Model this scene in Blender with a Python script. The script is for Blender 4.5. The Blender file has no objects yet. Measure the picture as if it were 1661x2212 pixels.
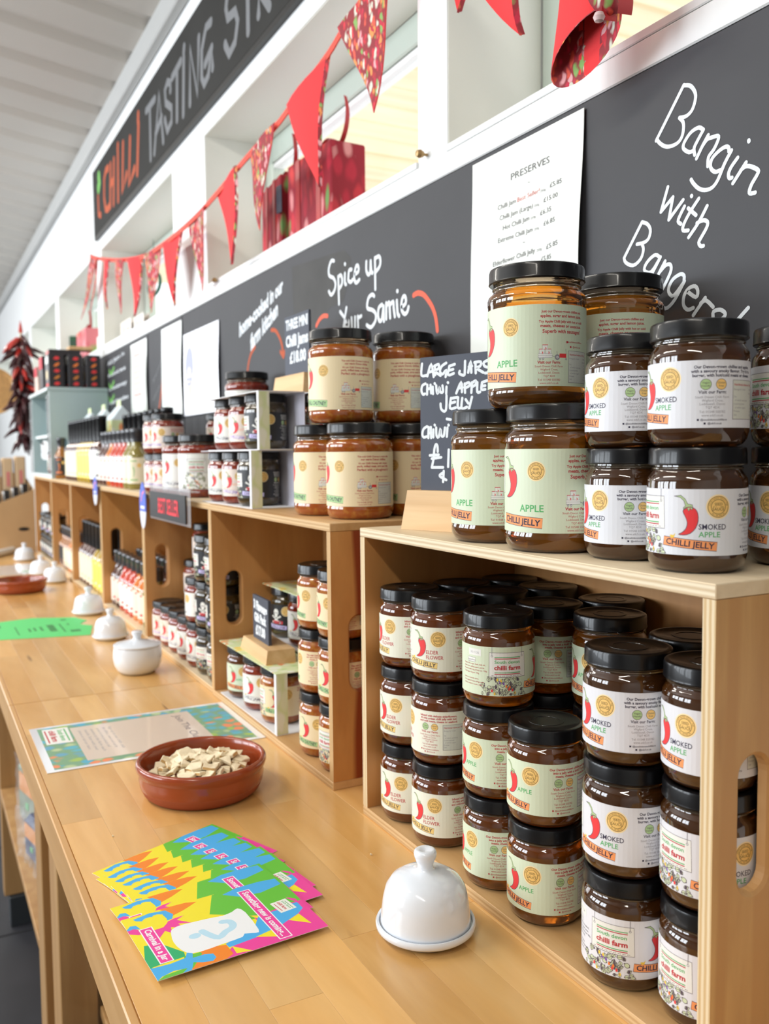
import bpy, bmesh, math, random
from math import pi, sin, cos, radians, atan2, sqrt, floor
from mathutils import Vector, Matrix
from mathutils.geometry import tessellate_polygon

# ------------------------------------------------------------------ camera, world, lights, exposure
scene = bpy.context.scene
COL = scene.collection
CAM = Vector((0.8827, -0.4339, 1.3084))
F_PX, YAW, PITCH, ROLL = 1921.64, 1.0859, 0.0673, -0.0097
_d = Vector((-sin(YAW) * cos(PITCH), cos(YAW) * cos(PITCH), -sin(PITCH)))
_r0 = Vector((cos(YAW), sin(YAW), 0)); _u0 = _r0.cross(_d)
_r = cos(ROLL) * _r0 + sin(ROLL) * _u0; _u = -sin(ROLL) * _r0 + cos(ROLL) * _u0
cam = bpy.data.cameras.new('camera'); cam_o = bpy.data.objects.new('camera', cam); COL.objects.link(cam_o)
cam_o.matrix_world = Matrix(((_r.x, _u.x, -_d.x, CAM.x), (_r.y, _u.y, -_d.y, CAM.y), (_r.z, _u.z, -_d.z, CAM.z), (0, 0, 0, 1)))
cam.sensor_fit = 'VERTICAL'; cam.lens = 24.0; cam.sensor_height = 24.0 * 2212 / F_PX; cam.sensor_width = cam.sensor_height * 1661 / 2212
cam.clip_start = 0.02; cam.clip_end = 60
cam.dof.use_dof = True; cam.dof.focus_distance = 0.76; cam.dof.aperture_fstop = 6.3
scene.camera = cam_o
world = bpy.data.worlds.new('daylight'); scene.world = world; world.use_nodes = True
_bg = world.node_tree.nodes['Background']; _bg.inputs[0].default_value = (0.95, 0.975, 1.0, 1); _bg.inputs[1].default_value = 1.35
scene.view_settings.view_transform = 'Standard'; scene.view_settings.look = 'None'
scene.view_settings.exposure = 0.50; scene.view_settings.gamma = 1.0; scene.view_settings.use_curve_mapping = False
cy = scene.cycles
cy.max_bounces = 9; cy.diffuse_bounces = 3; cy.glossy_bounces = 3; cy.transmission_bounces = 7; cy.transparent_max_bounces = 6
cy.caustics_reflective = False; cy.caustics_refractive = False; cy.sample_clamp_indirect = 6.0

def area(name, loc, target, sx, sy, power, col=(1, 1, 1)):
    l = bpy.data.lights.new(name, 'AREA'); l.shape = 'RECTANGLE'; l.size = sx; l.size_y = sy; l.energy = power; l.color = col
    o = bpy.data.objects.new(name, l); COL.objects.link(o); o.location = loc
    o.rotation_euler = (Vector(target) - Vector(loc)).to_track_quat('-Z', 'Y').to_euler(); return o
# daylight entering by the shop's front windows, left of the photographer, and by the glazed end
for i, x in enumerate((-4.6, -3.3, -2.0, -0.7)):
    for j in (0, 1):
        area('shop_window_light', (x + 0.52 * j, -3.55, 1.85), (x + 0.52 * j, 0, 1.85), 0.46, 1.25, 17, (0.86, 0.93, 1.0))
area('end_window_light', (-7.6, -1.9, 1.9), (-3.0, -1.0, 1.2), 2.0, 1.6, 26, (0.93, 0.96, 1.0))
# strip lights under the ceiling along the counter
for x in (-4.4, -2.5, -0.6, 1.3):
    area('ceiling_strip_light', (x, -1.15, 2.56), (x, -1.0, 0.9), 1.15, 0.10, 12, (1.0, 0.95, 0.86))

def ray(px, py):
    return _d + _r * ((px - 830.5) / F_PX) - _u * ((py - 1106) / F_PX)
def on_y(px, py, y):
    v = ray(px, py); return CAM + v * ((y - CAM.y) / v.y)
def on_z(px, py, z):
    v = ray(px, py); return CAM + v * ((z - CAM.z) / v.z)

# ------------------------------------------------------------------ materials
MATS = {}
def nodes_of(name):
    m = bpy.data.materials.new(name); m.use_nodes = True
    return m, m.node_tree, m.node_tree.nodes['Principled BSDF']
def mat(name, col, rough=0.5, metal=0, spec=0.5, trans=0, ior=1.45, coat=0, noise=0, nscale=30, bump=0, bscale=200, sheen=0):
    if name in MATS: return MATS[name]
    m, nt, b = nodes_of(name)
    b.inputs['Base Color'].default_value = (*col, 1); b.inputs['Roughness'].default_value = rough
    b.inputs['Metallic'].default_value = metal; b.inputs['Specular IOR Level'].default_value = spec
    b.inputs['Transmission Weight'].default_value = trans; b.inputs['IOR'].default_value = ior
    b.inputs['Coat Weight'].default_value = coat; b.inputs['Coat Roughness'].default_value = 0.06
    if noise or bump:
        tc = nt.nodes.new('ShaderNodeTexCoord')
        if noise:
            n = nt.nodes.new('ShaderNodeTexNoise'); n.inputs['Scale'].default_value = nscale; n.inputs['Detail'].default_value = 4
            nt.links.new(tc.outputs['Object'], n.inputs['Vector'])
            mx = nt.nodes.new('ShaderNodeMix'); mx.data_type = 'RGBA'
            mx.inputs['A'].default_value = (*[max(0, c * (1 - noise)) for c in col], 1); mx.inputs['B'].default_value = (*[min(1, c * (1 + noise)) for c in col], 1)
            nt.links.new(n.outputs['Fac'], mx.inputs['Factor']); nt.links.new(mx.outputs['Result'], b.inputs['Base Color'])
        if bump:
            n2 = nt.nodes.new('ShaderNodeTexNoise'); n2.inputs['Scale'].default_value = bscale; n2.inputs['Detail'].default_value = 3
            nt.links.new(tc.outputs['Object'], n2.inputs['Vector'])
            bp = nt.nodes.new('ShaderNodeBump'); bp.inputs['Strength'].default_value = bump; bp.inputs['Distance'].default_value = 0.001
            nt.links.new(n2.outputs['Fac'], bp.inputs['Height']); nt.links.new(bp.outputs['Normal'], b.inputs['Normal'])
    MATS[name] = m; return m
def wood(name, c1, c2, axis='x', rough=0.45, band=38, dist=6, coat=0.0, vary=0.0, streak=None, stretch=0.06, knots=False):
    """grain running along axis, in object space; vary = brightness spread from object to object"""
    if name in MATS: return MATS[name]
    m, nt, b = nodes_of(name); N = nt.nodes.new; L = nt.links.new
    tc = N('ShaderNodeTexCoord'); mp = N('ShaderNodeMapping'); sc = [1, 1, 1]; sc['xyz'.index(axis)] = stretch
    mp.inputs['Scale'].default_value = sc
    oi = N('ShaderNodeObjectInfo'); off = N('ShaderNodeVectorMath'); off.operation = 'ADD'
    cb = N('ShaderNodeCombineXYZ'); ml = N('ShaderNodeMath'); ml.operation = 'MULTIPLY'; ml.inputs[1].default_value = 7.3
    L(oi.outputs['Random'], ml.inputs[0]); [L(ml.outputs[0], cb.inputs[i]) for i in range(3)]
    L(tc.outputs['Object'], off.inputs[0]); L(cb.outputs[0], off.inputs[1]); L(off.outputs[0], mp.inputs['Vector'])
    n = N('ShaderNodeTexNoise'); n.inputs['Scale'].default_value = band; n.inputs['Detail'].default_value = 5; n.inputs['Distortion'].default_value = 0.6
    n2 = N('ShaderNodeTexNoise'); n2.inputs['Scale'].default_value = band * 7; n2.inputs['Detail'].default_value = 3
    L(mp.outputs[0], n.inputs['Vector']); L(mp.outputs[0], n2.inputs['Vector'])
    mx = N('ShaderNodeMix'); mx.data_type = 'RGBA'; mx.inputs['A'].default_value = (*c1, 1); mx.inputs['B'].default_value = (*c2, 1)
    rp = N('ShaderNodeMapRange'); rp.inputs['From Min'].default_value = 0.35; rp.inputs['From Max'].default_value = 0.65
    L(n.outputs['Fac'], rp.inputs['Value']); L(rp.outputs['Result'], mx.inputs['Factor'])
    hs = N('ShaderNodeHueSaturation'); L(mx.outputs['Result'], hs.inputs['Color'])
    mr = N('ShaderNodeMapRange'); mr.inputs['To Min'].default_value = 0.93; mr.inputs['To Max'].default_value = 1.07
    L(n2.outputs['Fac'], mr.inputs['Value'])
    mu = N('ShaderNodeMath'); mu.operation = 'MULTIPLY'; mv = N('ShaderNodeMapRange'); mv.inputs['To Min'].default_value = 1 - vary; mv.inputs['To Max'].default_value = 1 + vary
    L(oi.outputs['Random'], mv.inputs['Value']); L(mr.outputs['Result'], mu.inputs[0]); L(mv.outputs['Result'], mu.inputs[1]); L(mu.outputs[0], hs.inputs['Value'])
    out = hs.outputs['Color']
    if streak:
        w = N('ShaderNodeTexWave'); w.wave_type = 'BANDS'; w.bands_direction = 'Y' if axis != 'y' else 'X'
        w.inputs['Scale'].default_value = streak[1]; w.inputs['Distortion'].default_value = dist; w.inputs['Detail'].default_value = 2; w.inputs['Detail Scale'].default_value = 1.2
        L(mp.outputs[0], w.inputs['Vector'])
        r2 = N('ShaderNodeMapRange'); r2.inputs['From Min'].default_value = 0.66; r2.inputs['From Max'].default_value = 0.92; L(w.outputs['Fac'], r2.inputs['Value'])
        m3 = N('ShaderNodeMix'); m3.data_type = 'RGBA'; m3.inputs['B'].default_value = (*streak[0], 1); L(r2.outputs['Result'], m3.inputs['Factor']); L(out, m3.inputs['A']); out = m3.outputs['Result']
    if knots:   # small dark cracks and mineral streaks along the grain
        mp2 = N('ShaderNodeMapping'); sc2 = [1, 1, 1]; sc2['xyz'.index(axis)] = 0.13; mp2.inputs['Scale'].default_value = sc2; L(off.outputs[0], mp2.inputs['Vector'])
        v = N('ShaderNodeTexVoronoi'); v.inputs['Scale'].default_value = 17; L(mp2.outputs[0], v.inputs['Vector'])
        vn = N('ShaderNodeTexNoise'); vn.inputs['Scale'].default_value = 90; L(mp2.outputs[0], vn.inputs['Vector'])
        am = N('ShaderNodeMath'); am.operation = 'MULTIPLY_ADD'; am.inputs[1].default_value = 0.055; L(vn.outputs['Fac'], am.inputs[0]); L(v.outputs['Distance'], am.inputs[2])
        r4 = N('ShaderNodeMapRange'); r4.inputs['From Min'].default_value = 0.055; r4.inputs['From Max'].default_value = 0.125; r4.inputs['To Min'].default_value = 0.85; r4.inputs['To Max'].default_value = 0.0; L(am.outputs[0], r4.inputs['Value'])
        sg = N('ShaderNodeSeparateColor'); L(v.outputs['Color'], sg.inputs[0]); gt = N('ShaderNodeMath'); gt.operation = 'GREATER_THAN'; gt.inputs[1].default_value = 0.50; L(sg.outputs[0], gt.inputs[0])
        mm = N('ShaderNodeMath'); mm.operation = 'MULTIPLY'; L(r4.outputs['Result'], mm.inputs[0]); L(gt.outputs[0], mm.inputs[1])
        m4 = N('ShaderNodeMix'); m4.data_type = 'RGBA'; m4.inputs['B'].default_value = (0.13, 0.05, 0.012, 1); L(mm.outputs[0], m4.inputs['Factor']); L(out, m4.inputs['A']); out = m4.outputs['Result']
    L(out, b.inputs['Base Color'])
    b.inputs['Roughness'].default_value = rough; b.inputs['Coat Weight'].default_value = coat; b.inputs['Coat Roughness'].default_value = 0.22
    MATS[name] = m; return m
def ply(name, c1, c2, axis='Z'):
    """plywood board edge: thin glued layers"""
    if name in MATS: return MATS[name]
    m, nt, b = nodes_of(name); N = nt.nodes.new; L = nt.links.new
    tc = N('ShaderNodeTexCoord'); w = N('ShaderNodeTexWave'); w.bands_direction = axis; w.inputs['Scale'].default_value = 75; w.inputs['Distortion'].default_value = 0.6
    L(tc.outputs['Object'], w.inputs['Vector']); mx = N('ShaderNodeMix'); mx.data_type = 'RGBA'
    mx.inputs['A'].default_value = (*c1, 1); mx.inputs['B'].default_value = (*c2, 1); L(w.outputs['Fac'], mx.inputs['Factor']); L(mx.outputs['Result'], b.inputs['Base Color'])
    b.inputs['Roughness'].default_value = 0.6; MATS[name] = m; return m
def printed(name, base, spots, scale=60):
    """cloth or paper printed all over with chillies: coloured cells on a base colour"""
    if name in MATS: return MATS[name]
    m, nt, b = nodes_of(name); N = nt.nodes.new; L = nt.links.new
    tc = N('ShaderNodeTexCoord'); nz = N('ShaderNodeTexNoise'); nz.inputs['Scale'].default_value = scale * 0.35
    mp = N('ShaderNodeMapping'); mp.inputs['Scale'].default_value = (1, 1, 0.45); mp.inputs['Rotation'].default_value = (0.3, 0.5, 0.2)
    ad = N('ShaderNodeVectorMath'); ad.operation = 'MULTIPLY_ADD'; ad.inputs[1].default_value = (0.02, 0.02, 0.02)
    L(tc.outputs['Object'], nz.inputs['Vector']); L(nz.outputs['Color'], ad.inputs[0]); L(tc.outputs['Object'], ad.inputs[2]); L(ad.outputs[0], mp.inputs['Vector'])
    v = N('ShaderNodeTexVoronoi'); v.inputs['Scale'].default_value = scale; L(mp.outputs[0], v.inputs['Vector'])
    sp = N('ShaderNodeSeparateColor'); L(v.outputs['Color'], sp.inputs[0])
    cr = N('ShaderNodeValToRGB'); cr.color_ramp.interpolation = 'CONSTANT'; el = cr.color_ramp.elements
    n = len(spots); el[0].position = 0; el[0].color = (*spots[0], 1); el[1].position = 1 / n; el[1].color = (*spots[1], 1)
    for i in range(2, n): e = el.new(i / n); e.color = (*spots[i], 1)
    L(sp.outputs[0], cr.inputs[0])
    r2 = N('ShaderNodeMapRange'); r2.inputs['From Min'].default_value = 0.35; r2.inputs['From Max'].default_value = 0.6; L(v.outputs['Distance'], r2.inputs['Value'])
    mx = N('ShaderNodeMix'); mx.data_type = 'RGBA'; mx.inputs['B'].default_value = (*base, 1); L(cr.outputs[0], mx.inputs['A']); L(r2.outputs['Result'], mx.inputs['Factor'])
    L(mx.outputs['Result'], b.inputs['Base Color']); b.inputs['Roughness'].default_value = 0.7; MATS[name] = m; return m

def sheer(name, col, alpha, rough=0.05):
    """thin clear sheet: lets light straight through and keeps its gloss"""
    m = mat(name, col, rough, coat=1.0); m.node_tree.nodes['Principled BSDF'].inputs['Alpha'].default_value = alpha; return m
def flat(name, col, rough=0.55): return mat('ink_' + name, col, rough)
WHITE = mat('white_paint', (0.86, 0.87, 0.87), 0.55, noise=0.02, nscale=3)
CREAM = mat('cream_reveal_paint', (0.83, 0.83, 0.77), 0.6, noise=0.02, nscale=4)
GREENF = mat('pale_green_frame', (0.62, 0.70, 0.62), 0.35)
BOARD = mat('blackboard_paint', (0.046, 0.046, 0.052), 0.62, spec=0.5, noise=0.22, nscale=5)
BOARD2 = mat('sign_blackboard', (0.034, 0.033, 0.031), 0.8, spec=0.25, noise=0.2, nscale=6)
CHALK = mat('chalk_pen', (0.78, 0.82, 0.86), 0.7)
CHALKG = mat('chalk_pen_grey', (0.20, 0.205, 0.215), 0.8)
ORANGEC = mat('orange_chalk', (0.50, 0.10, 0.04), 0.8)
REDC = mat('red_chalk', (0.85, 0.13, 0.07), 0.7)
LID = mat('black_lid_enamel', (0.004, 0.004, 0.005), 0.30, spec=0.35, coat=0.22)
CERAM = mat('white_glazed_ceramic', (0.78, 0.82, 0.88), 0.14, coat=0.5)
TERRA = mat('glazed_terracotta', (0.30, 0.050, 0.013), 0.25, coat=0.5, noise=0.18, nscale=25)
TERRAU = mat('unglazed_terracotta', (0.32, 0.075, 0.028), 0.7, noise=0.15, nscale=40)
CLEAR = mat('clear_glass', (0.93, 0.95, 0.94), 0.02, trans=1.0, ior=1.45)
PALE_T = wood('pale_pine_ply', (0.80, 0.66, 0.46), (0.70, 0.54, 0.34), 'x', 0.6, 30)
PALE_S = wood('side_pine_ply', (0.62, 0.37, 0.15), (0.50, 0.27, 0.10), 'z', 0.55, 34, streak=((0.52, 0.28, 0.105), 11), dist=5, stretch=0.14)
PALE_E = ply('pale_ply_edge', (0.78, 0.68, 0.50), (0.58, 0.44, 0.27))
HONEY_T = wood('honey_pine_ply', (0.66, 0.41, 0.19), (0.55, 0.31, 0.12), 'x', 0.5, 30)
HONEY_S = wood('honey_side_ply', (0.62, 0.31, 0.10), (0.54, 0.24, 0.07), 'z', 0.5, 26, dist=3.2, streak=((0.26, 0.045, 0.010), 6.2), stretch=0.30)
HONEY_I = wood('honey_inner_ply', (0.62, 0.32, 0.115), (0.50, 0.225, 0.065), 'z', 0.5, 16, stretch=0.16)
HONEY_E = ply('honey_ply_edge', (0.66, 0.46, 0.24), (0.50, 0.30, 0.13))
PALE_EX = ply('pale_ply_edge_upright', (0.74, 0.62, 0.42), (0.56, 0.38, 0.18), 'X'); HONEY_EX = ply('honey_ply_edge_upright', (0.64, 0.44, 0.22), (0.46, 0.26, 0.10), 'X')
BEECH = wood('beech_stave', (0.78, 0.48, 0.19), (0.64, 0.34, 0.10), 'x', 0.30, 14, coat=0.35, vary=0.13, stretch=0.16, knots=True)
BEECHE = wood('beech_edging', (0.68, 0.40, 0.16), (0.56, 0.30, 0.10), 'x', 0.36, 20, coat=0.2)
BEECH2 = wood('beech_leg', (0.52, 0.30, 0.12), (0.42, 0.22, 0.08), 'z', 0.4, 24, coat=0.15, vary=0.08)
BLOCK = wood('pine_block', (0.74, 0.50, 0.26), (0.62, 0.38, 0.17), 'x', 0.55, 40)

# ------------------------------------------------------------------ mesh helpers
class MB:
    def __init__(s): s.v = []; s.f = []; s.m = []
    def add(s, vs, fs, mi=0):
        o = len(s.v); s.v += [tuple(v) for v in vs]
        for f in fs: s.f.append([o + i for i in f]); s.m.append(mi)
    def box(s, x0, x1, y0, y1, z0, z1, mi=0, front=None, bev=0.0):
        if bev <= 0:
            vs = [(x, y, z) for z in (z0, z1) for y in (y0, y1) for x in (x0, x1)]
            fs = [(0, 2, 3, 1), (4, 5, 7, 6), (2, 6, 7, 3), (0, 4, 6, 2), (1, 3, 7, 5)]
            s.add(vs, fs, mi); o = len(s.v) - 8; s.f.append([o, o + 1, o + 5, o + 4]); s.m.append(mi if front is None else front)
        else:
            bm = bmesh.new(); bmesh.ops.create_cube(bm, size=1)
            for v in bm.verts: v.co = Vector(((x0 + x1) / 2 + v.co.x * (x1 - x0), (y0 + y1) / 2 + v.co.y * (y1 - y0), (z0 + z1) / 2 + v.co.z * (z1 - z0)))
            bmesh.ops.bevel(bm, geom=bm.edges[:], offset=bev, segments=1, affect='EDGES'); bm.verts.index_update(); bm.normal_update()
            o = len(s.v); s.v += [tuple(v.co) for v in bm.verts]
            for f in bm.faces: s.f.append([o + v.index for v in f.verts]); s.m.append(front if front is not None and f.normal.y < -0.9 else mi)
            bm.free()
        return s
    def lathe(s, prof, seg=40, mi=0, cx=0, cy=0, cz=0, mfn=None, sx=1, sy=1):
        n = len(prof); o = len(s.v)
        for r, z in prof:
            for k in range(seg):
                a = 2 * pi * k / seg; s.v.append((cx + sx * r * cos(a), cy + sy * r * sin(a), cz + z))
        for i in range(n - 1):
            for k in range(seg):
                k2 = (k + 1) % seg
                s.f.append([o + i * seg + k, o + i * seg + k2, o + (i + 1) * seg + k2, o + (i + 1) * seg + k]); s.m.append(mfn(i) if mfn else mi)
        if prof[0][0] > 1e-6: s.f.append([o + k for k in range(seg)][::-1]); s.m.append(mfn(0) if mfn else mi)
        if prof[-1][0] > 1e-6: s.f.append([o + (n - 1) * seg + k for k in range(seg)]); s.m.append(mfn(n - 2) if mfn else mi)
        return s
    def tube(s, pts, r, seg=8, mi=0, close=False):
        P = [Vector(p) for p in pts]; n = len(P); o = len(s.v); rr = r if isinstance(r, (list, tuple)) else [r] * n
        prev = None
        for i in range(n):
            t = (P[(i + 1) % n if close else min(i + 1, n - 1)] - P[(i - 1) % n if close else max(i - 1, 0)]).normalized()
            if prev is None: a = t.orthogonal().normalized()
            else: a = (prev - t * prev.dot(t)).normalized()
            prev = a; b = t.cross(a)
            for k in range(seg): q = 2 * pi * k / seg; s.v.append(tuple(P[i] + (a * cos(q) + b * sin(q)) * rr[i]))
        for i in range(n if close else n - 1):
            j = (i + 1) % n
            for k in range(seg): k2 = (k + 1) % seg; s.f.append([o + i * seg + k, o + i * seg + k2, o + j * seg + k2, o + j * seg + k]); s.m.append(mi)
        if not close: s.f.append([o + k for k in range(seg)][::-1]); s.m.append(mi); s.f.append([o + (n - 1) * seg + k for k in range(seg)]); s.m.append(mi)
        return s
    def mesh(s, name, mats, smooth=False, ang=35):
        me = bpy.data.meshes.new(name); me.from_pydata(s.v, [], s.f)
        for m in (mats if isinstance(mats, (list, tuple)) else [mats]): me.materials.append(m)
        me.polygons.foreach_set('material_index', s.m)
        if smooth:
            me.polygons.foreach_set('use_smooth', [True] * len(me.polygons)); me.set_sharp_from_angle(angle=radians(ang))
        me.update(); return me
    def build(s, name, mats, parent=None, smooth=False, ang=35, fix=False):
        me = s.mesh(name, mats, smooth, ang)
        if fix:
            bm = bmesh.new(); bm.from_mesh(me); bmesh.ops.recalc_face_normals(bm, faces=bm.faces); bm.to_mesh(me); bm.free()
        return link(name, me, parent)
def link(name, me, parent=None, loc=(0, 0, 0), rot=(0, 0, 0)):
    o = bpy.data.objects.new(name, me); COL.objects.link(o)
    if parent: o.parent = parent
    o.location = loc; o.rotation_euler = rot; return o
def tag(o, label, cat, group=None, kind=None):
    o['label'] = label; o['category'] = cat
    if group: o['group'] = group
    if kind: o['kind'] = kind
    return o
def thing(name, label, cat, loc=(0, 0, 0), rz=0, group=None):
    o = bpy.data.objects.new(name, None); COL.objects.link(o); o.empty_display_size = 0.02
    o.location = loc; o.rotation_euler = (0, 0, rz); return tag(o, label, cat, group)
def struct(o): o['kind'] = 'structure'; return o
def copy_tree(o, parent=None):
    c = o.copy(); COL.objects.link(c); c.parent = parent
    for ch in KIDS.get(o.name, []): copy_tree(ch, c)
    return c
KIDS = {}
def kid(parent, o): KIDS.setdefault(parent.name, []).append(o); return o

# ------------------------------------------------------------------ flat print (lettering and pictures as thin coloured shapes)
TXT = {}
def text_geo(s, bold=0.0):
    key = (s, bold)
    if key in TXT: return TXT[key]
    cu = bpy.data.curves.new('lettering', 'FONT'); cu.body = s; cu.size = 1; cu.resolution_u = 2; cu.offset = bold; cu.fill_mode = 'FRONT'
    ob = bpy.data.objects.new('lettering', cu); COL.objects.link(ob)
    dg = bpy.context.evaluated_depsgraph_get(); me = bpy.data.meshes.new_from_object(ob.evaluated_get(dg))
    vs = [(v.co.x, v.co.y) for v in me.vertices]; fs = [list(p.vertices) for p in me.polygons]
    bpy.data.objects.remove(ob); bpy.data.curves.remove(cu); bpy.data.meshes.remove(me)
    w0 = min([v[0] for v in vs] or [0]); w1 = max([v[0] for v in vs] or [1])
    TXT[key] = (vs, fs, w0, w1); return TXT[key]
CAPH = 0.70
class Art:
    """shapes in a flat frame (u right, v up), each with a colour index and a height above the sheet"""
    def __init__(s): s.sh = []; s.mats = []; s.n = 0
    def ci(s, m):
        if m not in s.mats: s.mats.append(m)
        return s.mats.index(m)
    def raw(s, vs, fs, m, lay=None):
        s.n += 1; s.sh.append((vs, fs, s.ci(m), lay if lay is not None else 1 + s.n * 0.02))
    def poly(s, pts, m, lay=None):
        tr = tessellate_polygon([[Vector((p[0], p[1], 0)) for p in pts]])
        out = []
        for t in tr:
            a, b, c = (pts[i] for i in t)
            out.append(t if (b[0] - a[0]) * (c[1] - a[1]) - (b[1] - a[1]) * (c[0] - a[0]) > 0 else (t[0], t[2], t[1]))
        s.raw(list(pts), out, m, lay)
    def rect(s, u0, u1, v0, v1, m, tilt=0, lay=None):
        cu_, cv = (u0 + u1) / 2, (v0 + v1) / 2; t = radians(tilt); P = []
        for u, v in ((u0, v0), (u1, v0), (u1, v1), (u0, v1)): du, dv = u - cu_, v - cv; P.append((cu_ + du * cos(t) - dv * sin(t), cv + du * sin(t) + dv * cos(t)))
        s.poly(P, m, lay)
    def frame(s, u0, u1, v0, v1, w, m, tilt=0):
        cu_, cv = (u0 + u1) / 2, (v0 + v1) / 2; t = radians(tilt)
        P = [(cu_ + (u - cu_) * cos(t) - (v - cv) * sin(t), cv + (u - cu_) * sin(t) + (v - cv) * cos(t)) for u, v in ((u0, v0), (u1, v0), (u1, v1), (u0, v1), (u0, v0))]
        s.line(P, w, m)
    def disc(s, u, v, r, m, n=20, ry=None, lay=None): s.poly([(u + r * cos(2 * pi * k / n), v + (ry or r) * sin(2 * pi * k / n)) for k in range(n)], m, lay)
    def ring(s, u, v, r, w, m, n=28): s.line([(u + r * cos(2 * pi * k / n), v + r * sin(2 * pi * k / n)) for k in range(n + 1)], w, m)
    def line(s, pts, w, m):
        vs, fs = strip(pts, w); s.raw(vs, fs, m)
    def text(s, t, u, v, h, m, align='l', bold=0.0, width=None, tilt=0, shear=0):
        vs, fs, w0, w1 = text_geo(t, bold); k = h / CAPH; kx = k if width is None else width / max(1e-6, (w1 - w0))
        W = (w1 - w0) * kx; o = 0 if align == 'l' else (-W / 2 if align == 'c' else -W); a = radians(tilt)
        P = []
        for x, y in vs: xx = (x - w0) * kx + o + shear * y * k; yy = y * k; P.append((u + xx * cos(a) - yy * sin(a), v + xx * sin(a) + yy * cos(a)))
        s.raw(P, fs, m)
    def to_mesh(s, name, fn, step=None, smooth=False):
        """fn(u, v, lay) -> point; step = slice wide shapes at every step in u so that they bend"""
        mb = MB()
        for vs, fs, mi, lay in s.sh:
            us = [p[0] for p in vs]
            if step and max(us) - min(us) > step:
                bm = bmesh.new(); bv = [bm.verts.new((p[0], p[1], 0)) for p in vs]
                for f in fs:
                    try: bm.faces.new([bv[i] for i in f])
                    except ValueError: pass
                k = floor(min(us) / step) + 1
                while k * step < max(us):
                    bmesh.ops.bisect_plane(bm, geom=bm.verts[:] + bm.edges[:] + bm.faces[:], plane_co=(k * step, 0, 0), plane_no=(1, 0, 0)); k += 1
                bm.verts.index_update(); vs = [(v.co.x, v.co.y) for v in bm.verts]; fs = [[v.index for v in f.verts] for f in bm.faces]; bm.free()
            mb.add([fn(p[0], p[1], lay) for p in vs], fs, mi)
        return mb.mesh(name, s.mats, smooth)
def smooth_pts(pts, k=3):
    if len(pts) < 3: return pts
    out = []
    for i in range(len(pts) - 1):
        p0 = pts[max(i - 1, 0)]; p1 = pts[i]; p2 = pts[i + 1]; p3 = pts[min(i + 2, len(pts) - 1)]
        for j in range(k):
            t = j / k; q = []
            for c in range(len(p1)): q.append(0.5 * (2 * p1[c] + (p2[c] - p0[c]) * t + (2 * p0[c] - 5 * p1[c] + 4 * p2[c] - p3[c]) * t * t + (3 * p1[c] - p0[c] - 3 * p2[c] + p3[c]) * t ** 3))
            out.append(tuple(q))
    out.append(tuple(pts[-1])); return out
def strip(pts, w):
    P = [Vector((p[0], p[1])) for p in pts]; vs = []; fs = []; n = len(P)
    for i in range(n):
        t = (P[min(i + 1, n - 1)] - P[max(i - 1, 0)])
        if t.length < 1e-9: t = Vector((1, 0))
        t.normalize(); nn = Vector((-t.y, t.x)) * (w / 2)
        vs += [tuple(P[i] - nn), tuple(P[i] + nn)]
    for i in range(n - 1): fs.append((2 * i, 2 * i + 2, 2 * i + 3, 2 * i + 1))
    for e, sgn in ((0, -1), (n - 1, 1)):   # rounded ends
        t = (P[min(e + 1, n - 1)] - P[max(e - 1, 0)]); t = t.normalized() if t.length > 1e-9 else Vector((1, 0)); nn = Vector((-t.y, t.x)); o = len(vs)
        for k in range(7): a = pi * k / 6; vs.append(tuple(P[e] + (nn * cos(a) + t * sgn * sin(a)) * (w / 2)))
        fs.append(tuple(range(o, o + 7)) if sgn < 0 else tuple(range(o, o + 7))[::-1])
    return vs, fs
def pairs(l): return [(l[i], l[i + 1]) for i in range(0, len(l), 2)]
def strokes_art(art, data, ox, oy, sc, plane_y, x0, z0, w, m, smooth=True):
    """hand lettering: strokes read off the board, laid on the board's own plane (u = x - x0, v = z - z0)"""
    for st in data:
        P = []
        for a, b in pairs(st): q = on_y(ox + a / sc, oy + b / sc, plane_y); P.append((q.x - x0, q.z - z0))
        if smooth: P = smooth_pts(P)
        art.line(P, w, m)
def px_text(art, s, a, b, hpx, plane_y, x0, z0, m, bold=0.0):
    """one line of small lettering whose baseline runs from a to b on the board's plane"""
    vs, fs, w0, w1 = text_geo(s, bold); P = []
    for x, y in vs:
        t = (x - w0) / (w1 - w0); q = on_y(a[0] + (b[0] - a[0]) * t, a[1] + (b[1] - a[1]) * t - y / CAPH * hpx, plane_y); P.append((q.x - x0, q.z - z0))
    art.raw(P, fs, m)

# ------------------------------------------------------------------ the room
YW = 0.215
OPEN = [(-0.1576, 0.93), (-1.262, -0.235), (-2.60, -1.567), (-3.72, -2.70), (-4.87, -3.83), (-6.02, -4.98), (-7.2, -6.15)]
ZS, ZT = 1.7175, 2.0735
mb = MB(); mb.box(-9.0, 2.2, YW + 0.012, YW + 0.19, 0, ZS - 0.03)
mb.box(-9.0, 2.2, YW, YW + 0.19, ZT, 2.56)
xs = sorted(OPEN); prev = -9.0
for a, b in xs: mb.box(prev, a, YW, YW + 0.19, ZS - 0.03, ZT); prev = b
mb.box(prev, 2.2, YW, YW + 0.19, ZS - 0.03, ZT)
struct(mb.build('wall_back', WHITE))
mb = MB()
for a, b in OPEN: mb.box(a + 0.0005, b - 0.0005, YW - 0.004, YW + 0.189, 1.7085, ZS, bev=0.001)
mb.box(-9, 2.2, YW - 0.004, YW + 0.012, 1.690, 1.7078, bev=0.0015)
struct(mb.build('trim_1', WHITE))                                  # window ledge
struct(MB().box(-9, 2.2, YW - 0.007, YW + 0.012, 1.6765, 1.7058, bev=0.0015).build('trim_2', WHITE))   # strip above the blackboard
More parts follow.
